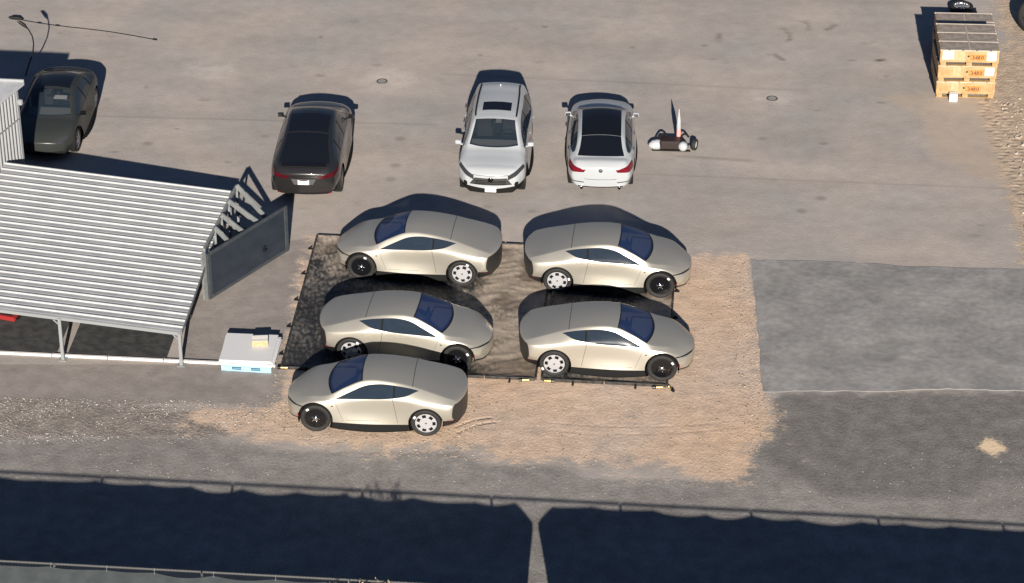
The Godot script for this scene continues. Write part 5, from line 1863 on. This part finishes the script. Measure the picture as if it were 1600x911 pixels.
func make_cart() -> void:
	var o := thing("wheeled_unit", "small dark wheeled unit with white ends on the lot beside the sedan", "cart", Vector3(4.62, 0, -7.85), -3)
	var b := MB.new()
	b.box(Vector3(-0.12, 0.20, 0), Vector3(0.62, 0.26, 0.40), Basis.IDENTITY, 0.05)
	put("housing", b, M.maroon, o)
	var fr := MB.new()
	for z in [-0.2, 0.2]:
		fr.tube([Vector3(-0.62, 0.06, z), Vector3(0.45, 0.06, z)], 0.02, 8)
	fr.tube([Vector3(-0.62, 0.06, -0.2), Vector3(-0.62, 0.06, 0.2)], 0.02, 8)
	fr.box(Vector3(0.22, 0.16, 0), Vector3(0.16, 0.20, 0.34), Basis.IDENTITY, 0.03)
	put("frame", fr, M.black_matte, o)
	var hs := MB.new()
	var pts: Array = []
	for i in 15:
		var u := i / 14.0
		pts.push_back(Vector3(-0.5 + 0.9 * u, 0.26 + 0.13 * sin(u * 9.0), -0.16 + 0.06 * cos(u * 11.0)))
	hs.tube(pts, 0.03, 8)
	put("hose", hs, M.black_matte, o)
	var wl := MB.new()
	wl.lathe([Vector2(0.001, -0.20), Vector2(0.06, -0.18), Vector2(0.13, -0.08), Vector2(0.15, 0.06), Vector2(0.14, 0.15), Vector2(0.001, 0.16)], Vector3(-0.55, 0.16, 0.05), Vector3(1, 0, -0.25), 20)
	put("white_tank", wl, M.white_paint, o)
	var wr := MB.new()
	wr.lathe([Vector2(0.001, 0.14), Vector2(0.08, 0.13), Vector2(0.13, 0.07), Vector2(0.14, -0.08), Vector2(0.001, -0.09)], Vector3(0.24, 0.19, 0.16), Vector3(-0.2, 0.25, 1), 20)
	put("white_canister", wr, M.white_paint, o)
	var wn := Node3D.new()
	wn.name = "wheel"
	o.add_child(wn, true)
	var wt := MB.new()
	wt.lathe([Vector2(0.10, -0.05), Vector2(0.16, -0.05), Vector2(0.17, -0.02), Vector2(0.17, 0.03), Vector2(0.16, 0.06), Vector2(0.11, 0.06)], Vector3(0.56, 0.17, 0), Vector3(1, 0, 0.35), 22)
	put("tyre", wt, M.tyre, wn)
	var wh := MB.new()
	wh.lathe([Vector2(0.001, 0.07), Vector2(0.07, 0.06), Vector2(0.11, 0.045)], Vector3(0.56, 0.17, 0), Vector3(1, 0, 0.35), 22)
	put("hub", wh, M.white_paint, wn)
	var p := thing("marker_post", "slim white and red marker post rising behind the dark wheeled unit", "marker post", Vector3(4.74, 0, -8.05))
	var p1 := MB.new()
	p1.lathe([Vector2(0.065, 0.06), Vector2(0.06, 0.55)], Vector3.ZERO, Vector3(-0.01, 1, 0), 12)
	put("red_section", p1, M.red_white, p)
	var p2 := MB.new()
	p2.lathe([Vector2(0.06, 0.55), Vector2(0.066, 0.58), Vector2(0.056, 0.85), Vector2(0.028, 1.03), Vector2(0.008, 1.17), Vector2(0.001, 1.18)], Vector3.ZERO, Vector3(-0.01, 1, 0), 12)
	put("white_section", p2, M.white_paint, p)
	var p3 := MB.new()
	p3.lathe([Vector2(0.20, 0.0), Vector2(0.20, 0.05), Vector2(0.08, 0.07), Vector2(0.001, 0.07)], Vector3.ZERO, Vector3.UP, 16, false)
	put("base", p3, M.black_matte, p)

# ------------------------------------------------------------------ scene
func materials() -> void:
	M.black = mat(0.008, 0.008, 0.009, 0.35)
	M.black_matte = mat(0.012, 0.012, 0.012, 0.85)
	M.black_matte.metallic_specular = 0.2
	M.black_gloss = mat(0.006, 0.006, 0.007, 0.12)
	M.tail_black = mat(0.022, 0.021, 0.020, 0.45)
	M.seam = mat(0.02, 0.02, 0.02, 0.7)
	M.tyre = noisy(0.008, 0.008, 0.008, 0.016, 0.015, 0.014, 2.0, 0.75, 0.0, 3, 0.03)
	M.gold = mat(0.50, 0.472, 0.405, 0.31, 0.66)
	M.white_paint = mat(0.365, 0.385, 0.40, 0.3)
	M.white_paint.clearcoat_enabled = true
	M.white_paint.clearcoat = 0.6
	M.white_paint.clearcoat_roughness = 0.08
	M.dark_paint = mat(0.020, 0.019, 0.019, 0.30, 0.3)
	M.dark_paint.clearcoat_enabled = true
	M.dark_paint.clearcoat = 0.8
	M.dark_paint.clearcoat_roughness = 0.06
	M.grey_paint = mat(0.036, 0.040, 0.037, 0.35, 0.3)
	M.glass = mat(0.02, 0.03, 0.045, 0.05)
	M.glass.transparency = BaseMaterial3D.TRANSPARENCY_ALPHA
	M.glass.albedo_color.a = 0.86
	M.glass_front = mat(0.02, 0.03, 0.04, 0.05)
	M.glass_front.transparency = BaseMaterial3D.TRANSPARENCY_ALPHA
	M.glass_front.albedo_color.a = 0.6
	M.glass_coated = mat(0.035, 0.065, 0.17, 0.06, 0.5)
	M.glass_coated.transparency = BaseMaterial3D.TRANSPARENCY_ALPHA
	M.glass_coated.albedo_color.a = 0.48
	M.glass_dark = mat(0.006, 0.007, 0.010, 0.05)
	M.chrome = mat(0.75, 0.75, 0.76, 0.15, 1.0)
	M.chrome_dark = mat(0.25, 0.25, 0.26, 0.25, 1.0)
	M.alloy = mat(0.50, 0.50, 0.51, 0.3, 0.8)
	M.white_cover = mat(0.31, 0.31, 0.32, 0.45)
	M.white_paper = mat(0.6, 0.6, 0.59, 0.6)
	M.grey_dark = mat(0.06, 0.06, 0.062, 0.5)
	M.cabin = mat(0.02, 0.02, 0.022, 0.9)
	M.dash = mat(0.34, 0.34, 0.33, 0.8)
	M.seat = mat(0.16, 0.15, 0.14, 0.8)
	M.seat_dark = mat(0.03, 0.03, 0.03, 0.8)
	M.red_lamp = mat(0.13, 0.006, 0.012, 0.15)
	M.red_lamp_dark = mat(0.055, 0.004, 0.008, 0.15)
	M.lamp_dark = mat(0.05, 0.05, 0.055, 0.12, 0.3)
	M.grille = mat(0.03, 0.03, 0.03, 0.6)
	M.berm = noisy(0.012, 0.012, 0.012, 0.05, 0.045, 0.04, 0.8, 0.6, 0.0, 6, 0.02)
	M.brass = mat(0.62, 0.46, 0.18, 0.35, 0.8)
	M.iron = mat(0.10, 0.095, 0.09, 0.7, 0.2)
	M.drain_lid = mat(0.24, 0.23, 0.21, 0.8)
	M.roof_white = noisy(0.30, 0.31, 0.315, 0.36, 0.37, 0.37, 0.25, 0.5, 0.0, 31, 0.02)
	M.roof_grey = noisy(0.42, 0.43, 0.45, 0.50, 0.51, 0.52, 0.4, 0.6, 0.0, 33, 0.02)
	M.wall_white = mat(0.27, 0.28, 0.29, 0.5)
	M.galv = mat(0.25, 0.265, 0.27, 0.5, 0.2)
	M.galv_dull = mat(0.07, 0.07, 0.07, 0.6, 0.3)
	M.kerb_white = noisy(0.55, 0.54, 0.52, 0.68, 0.67, 0.65, 1.0, 0.8, 0.0, 34, 0.03)
	M.mat_black = noisy(0.028, 0.029, 0.031, 0.050, 0.050, 0.050, 0.5, 0.75, 0.2, 35, 0.02)
	M.red_plastic = mat(0.25, 0.02, 0.02, 0.4)
	M.slate = noisy(0.014, 0.020, 0.031, 0.021, 0.028, 0.040, 0.6, 0.55, 0.0, 36, 0.015)
	M.slate_edge = noisy(0.032, 0.038, 0.045, 0.046, 0.053, 0.06, 0.8, 0.6, 0.0, 37, 0.02)
	M.pale_frame = noisy(0.14, 0.15, 0.15, 0.19, 0.20, 0.20, 0.8, 0.65, 0.0, 38, 0.02)
	M.screen = noisy(0.023, 0.030, 0.034, 0.034, 0.041, 0.045, 0.5, 0.85, 0.15, 39, 0.02)
	M.twig = mat(0.14, 0.10, 0.07, 0.9)
	M.dry_leaf = mat(0.34, 0.28, 0.19, 0.85)
	M.blue_plastic = mat(0.30, 0.56, 0.74, 0.5)
	M.sheet_white = noisy(0.66, 0.67, 0.66, 0.74, 0.74, 0.73, 0.4, 0.6, 0.0, 40, 0.015)
	M.sheet_grey = mat(0.58, 0.59, 0.59, 0.6)
	M.cardboard = noisy(0.42, 0.29, 0.16, 0.50, 0.36, 0.21, 1.0, 0.85, 0.0, 41, 0.03)
	M.carton_pale = mat(0.70, 0.66, 0.60, 0.8)
	M.ply = noisy(0.34, 0.215, 0.095, 0.42, 0.285, 0.14, 0.7, 0.75, 0.0, 42, 0.02)
	M.ply_side = noisy(0.30, 0.20, 0.11, 0.40, 0.28, 0.16, 0.7, 0.8, 0.0, 43, 0.02)
	M.ply_pale = mat(0.52, 0.45, 0.38, 0.8)
	M.lid_ply = noisy(0.20, 0.17, 0.145, 0.27, 0.23, 0.20, 0.7, 0.85, 0.0, 44, 0.02)
	M.lid_strip = mat(0.33, 0.29, 0.25, 0.8)
	M.orange = mat(0.60, 0.16, 0.02, 0.6)
	M.orange_pale = mat(0.58, 0.25, 0.07, 0.6)
	M.print_dark = mat(0.02, 0.012, 0.01, 0.7)
	M.maroon = mat(0.022, 0.013, 0.012, 0.5)
	M.red_white = mat(0.75, 0.30, 0.28, 0.6)
	M.wd_holes = wheel_meshes(0.375, 0.225, "holes")
	M.wd_disc = wheel_meshes(0.375, 0.225, "disc")
	M.wd_spoke36 = wheel_meshes(0.36, 0.23, "spoke")
	M.wd_spoke34 = wheel_meshes(0.34, 0.22, "spoke")
	M.wd_spoke37 = wheel_meshes(0.37, 0.26, "spoke")
	M.crate = crate_meshes()

func _ready() -> void:
	# camera
	var cam := Camera3D.new()
	cam.name = "camera"
	cam.position = Vector3(0, 38.637, 64.303)
	cam.rotation_degrees = Vector3(-31.0, 0, 0)
	cam.fov = 11.5763
	cam.near = 0.5
	cam.far = 1000.0
	add_child(cam)
	cam.current = true
	# sky and exposure
	var we := WorldEnvironment.new()
	we.name = "world_environment"
	var env := Environment.new()
	env.background_mode = Environment.BG_SKY
	var sm := ProceduralSkyMaterial.new()
	sm.sky_top_color = Color(0.27, 0.37, 0.53)
	sm.sky_horizon_color = Color(0.56, 0.61, 0.67)
	sm.ground_bottom_color = Color(0.30, 0.28, 0.26)
	sm.ground_horizon_color = Color(0.50, 0.52, 0.56)
	sm.sky_curve = 0.12
	var sky := Sky.new()
	sky.sky_material = sm
	env.sky = sky
	env.background_energy_multiplier = 0.37
	env.tonemap_mode = Environment.TONE_MAPPER_LINEAR
	env.tonemap_exposure = 1.75
	env.sdfgi_enabled = true
	env.ssao_enabled = true
	env.ssil_enabled = true
	we.environment = env
	add_child(we)
	# sun, low behind the camera
	var sun := DirectionalLight3D.new()
	sun.name = "sun"
	sun.rotation_degrees = Vector3(-21.8, 1.0, 0)
	sun.light_energy = 1.6
	sun.light_color = Color(1.0, 0.965, 0.92)
	sun.light_angular_distance = 0.5
	sun.shadow_enabled = true
	add_child(sun)

	materials()
	make_ground()
	make_patch()
	make_building()
	make_canopy()
	make_screen_wall()
	make_fence()
	berm("black lined spill berm with muddy floor under the two rear left coupes", [Vector2(-5.24, -2.84), Vector2(1.10, -2.26), Vector2(0.58, 4.30), Vector2(-5.76, 3.76)], -1.2, 5, [[-5.60, 3.80, -1, -0.02], [0.42, 4.36, -1, 0.05]])
	berm("narrow spill berm with wrinkled liner under the two right coupes", [Vector2(1.25, -2.22), Vector2(4.37, -1.94), Vector2(3.83, 4.60), Vector2(0.74, 4.32)], 2.6, 15, [[0.80, 4.40, 1, 0.1], [3.72, 4.70, -1, 0.02], [3.86, 4.66, 0.55, 1]])

	# the five coupes
	var proto := make_coupe()
	var spots := [
		["pale gold coupe facing left in the back row, nearest the dark braced panel", Vector3(-2.516, 0, -1.332), 172.9, [0.2, 0.5, 0.35, 1.0, 1.1, 2.2, 1.1, 1.2]],
		["pale gold coupe facing right in the back row, nearest the white sedan", Vector3(2.595, 0, -0.683), -5.7, [0.7, 0.1, 0.2, 0.4, 0.25, 0.8, 1.5, 2.0]],
		["pale gold coupe facing right in the middle row, partly hidden by the front coupe", Vector3(-2.564, 0, 2.813), -8.1, [0.9, 0.3, 0.2, 0.4, 1.0, 0.55, 1.5, 2.0]],
		["pale gold coupe facing right at the right berm's front edge, beside bare sand", Vector3(2.456, 0, 3.326), -5.1, [0.35, 0.8, 0.2, 0.4, 3.6, 0.6, 1.5, 2.0]],
		["pale gold coupe facing left on the sand, frontmost and outside the berm", Vector3(-3.333, 0, 5.768), 175.9, [0.2, 0.5, 0.0, 1.0, 1.1, 2.2, 2.6, 2.2]],
	]
	for i in spots.size():
		var sp: Array = spots[i]
		var o := proto.duplicate() if i < spots.size() - 1 else proto
		o.name = numbered("gold_coupe")
		add_child(o)
		o.position = sp[1]
		o.rotation.y = deg_to_rad(sp[2])
		tag(o, sp[0], "car", "pale gold coupes")
		coupe_wheels(o, sp[3])
	# cars of the lot
	white_suv(Vector3(-0.43, 0, -6.98), -90.0 - 4.0)
	white_sedan(Vector3(2.52, 0, -7.32), 90.0 - 2.2)
	dark_suv(Vector3(-5.58, 0, -6.95), 90.0 - 2.8)
	grey_sedan(Vector3(-13.1, 0, -9.1), -90.0 - 4.0)

	make_lamp_and_cable()
	make_bush()
	make_pallet()
	make_crates()
	make_cart()
	drain(-3.86, -12.12, "small round drain cover in a pale patch behind the white vehicles")
	drain(7.64, -11.0, "small round drain cover in a pale patch right of the marker post")
	# loose stones
	var pale := [Color(0.42, 0.40, 0.375), Color(0.36, 0.335, 0.31), Color(0.30, 0.27, 0.25), Color(0.20, 0.18, 0.165), Color(0.16, 0.15, 0.14)]
	var tan_c := [Color(0.36, 0.29, 0.22), Color(0.30, 0.245, 0.19), Color(0.20, 0.155, 0.12), Color(0.38, 0.33, 0.275), Color(0.26, 0.21, 0.16)]
	scatter("gravel_strip", "strip of pale and grey gravel left of the front coupe", "gravel", [[-16, 4.9], [-11, 5.1], [-6.0, 5.25], [-5.3, 5.2], [-5.3, 6.2], [-6.6, 7.0], [-8, 7.1], [-16, 7.1]], 4200, 0.007, 0.028, pale, 21, func(x: float, z: float) -> float: return clampf(0.25 + 0.75 * sin(x * 1.3) * sin(z * 3.0 + x) + (0.5 if x < -10.5 else 0.1), 0.08, 1))
	scatter("sand_pebbles", "loose pebbles lying over the bare sand", "pebbles", [[4.5, -1.7], [6.4, -1.7], [6.5, 6.2], [5.3, 8.4], [-3, 7.6], [-6.2, 6.6], [-5.9, 4.0], [-5.5, 4.0], [-5.2, 5.0], [0.5, 4.9], [4.3, 4.8]], 4200, 0.007, 0.032, tan_c, 22, func(x: float, z: float) -> float: return 0.12 + (0.75 if x > 5.6 else 0.0) + (0.7 if x < -0.8 else 0.0))
	scatter("shoulder_clods", "rough clods and stones along the right edge of the lot", "clods", [[13.9, -11], [17, -11], [17, -1.3], [13.6, -1.3], [14.2, -6]], 1500, 0.012, 0.08, tan_c, 23, func(x: float, _z: float) -> float: return clampf((x - 13.6) * 0.8, 0.1, 1))
	scatter("road_grit", "sparse grit over the grey strip beside the fence", "grit", [[-15, 6.9], [6, 8.5], [16, 5.2], [16, 10], [-15, 9]], 1500, 0.006, 0.022, pale, 24, func(_x: float, _z: float) -> float: return 0.6)
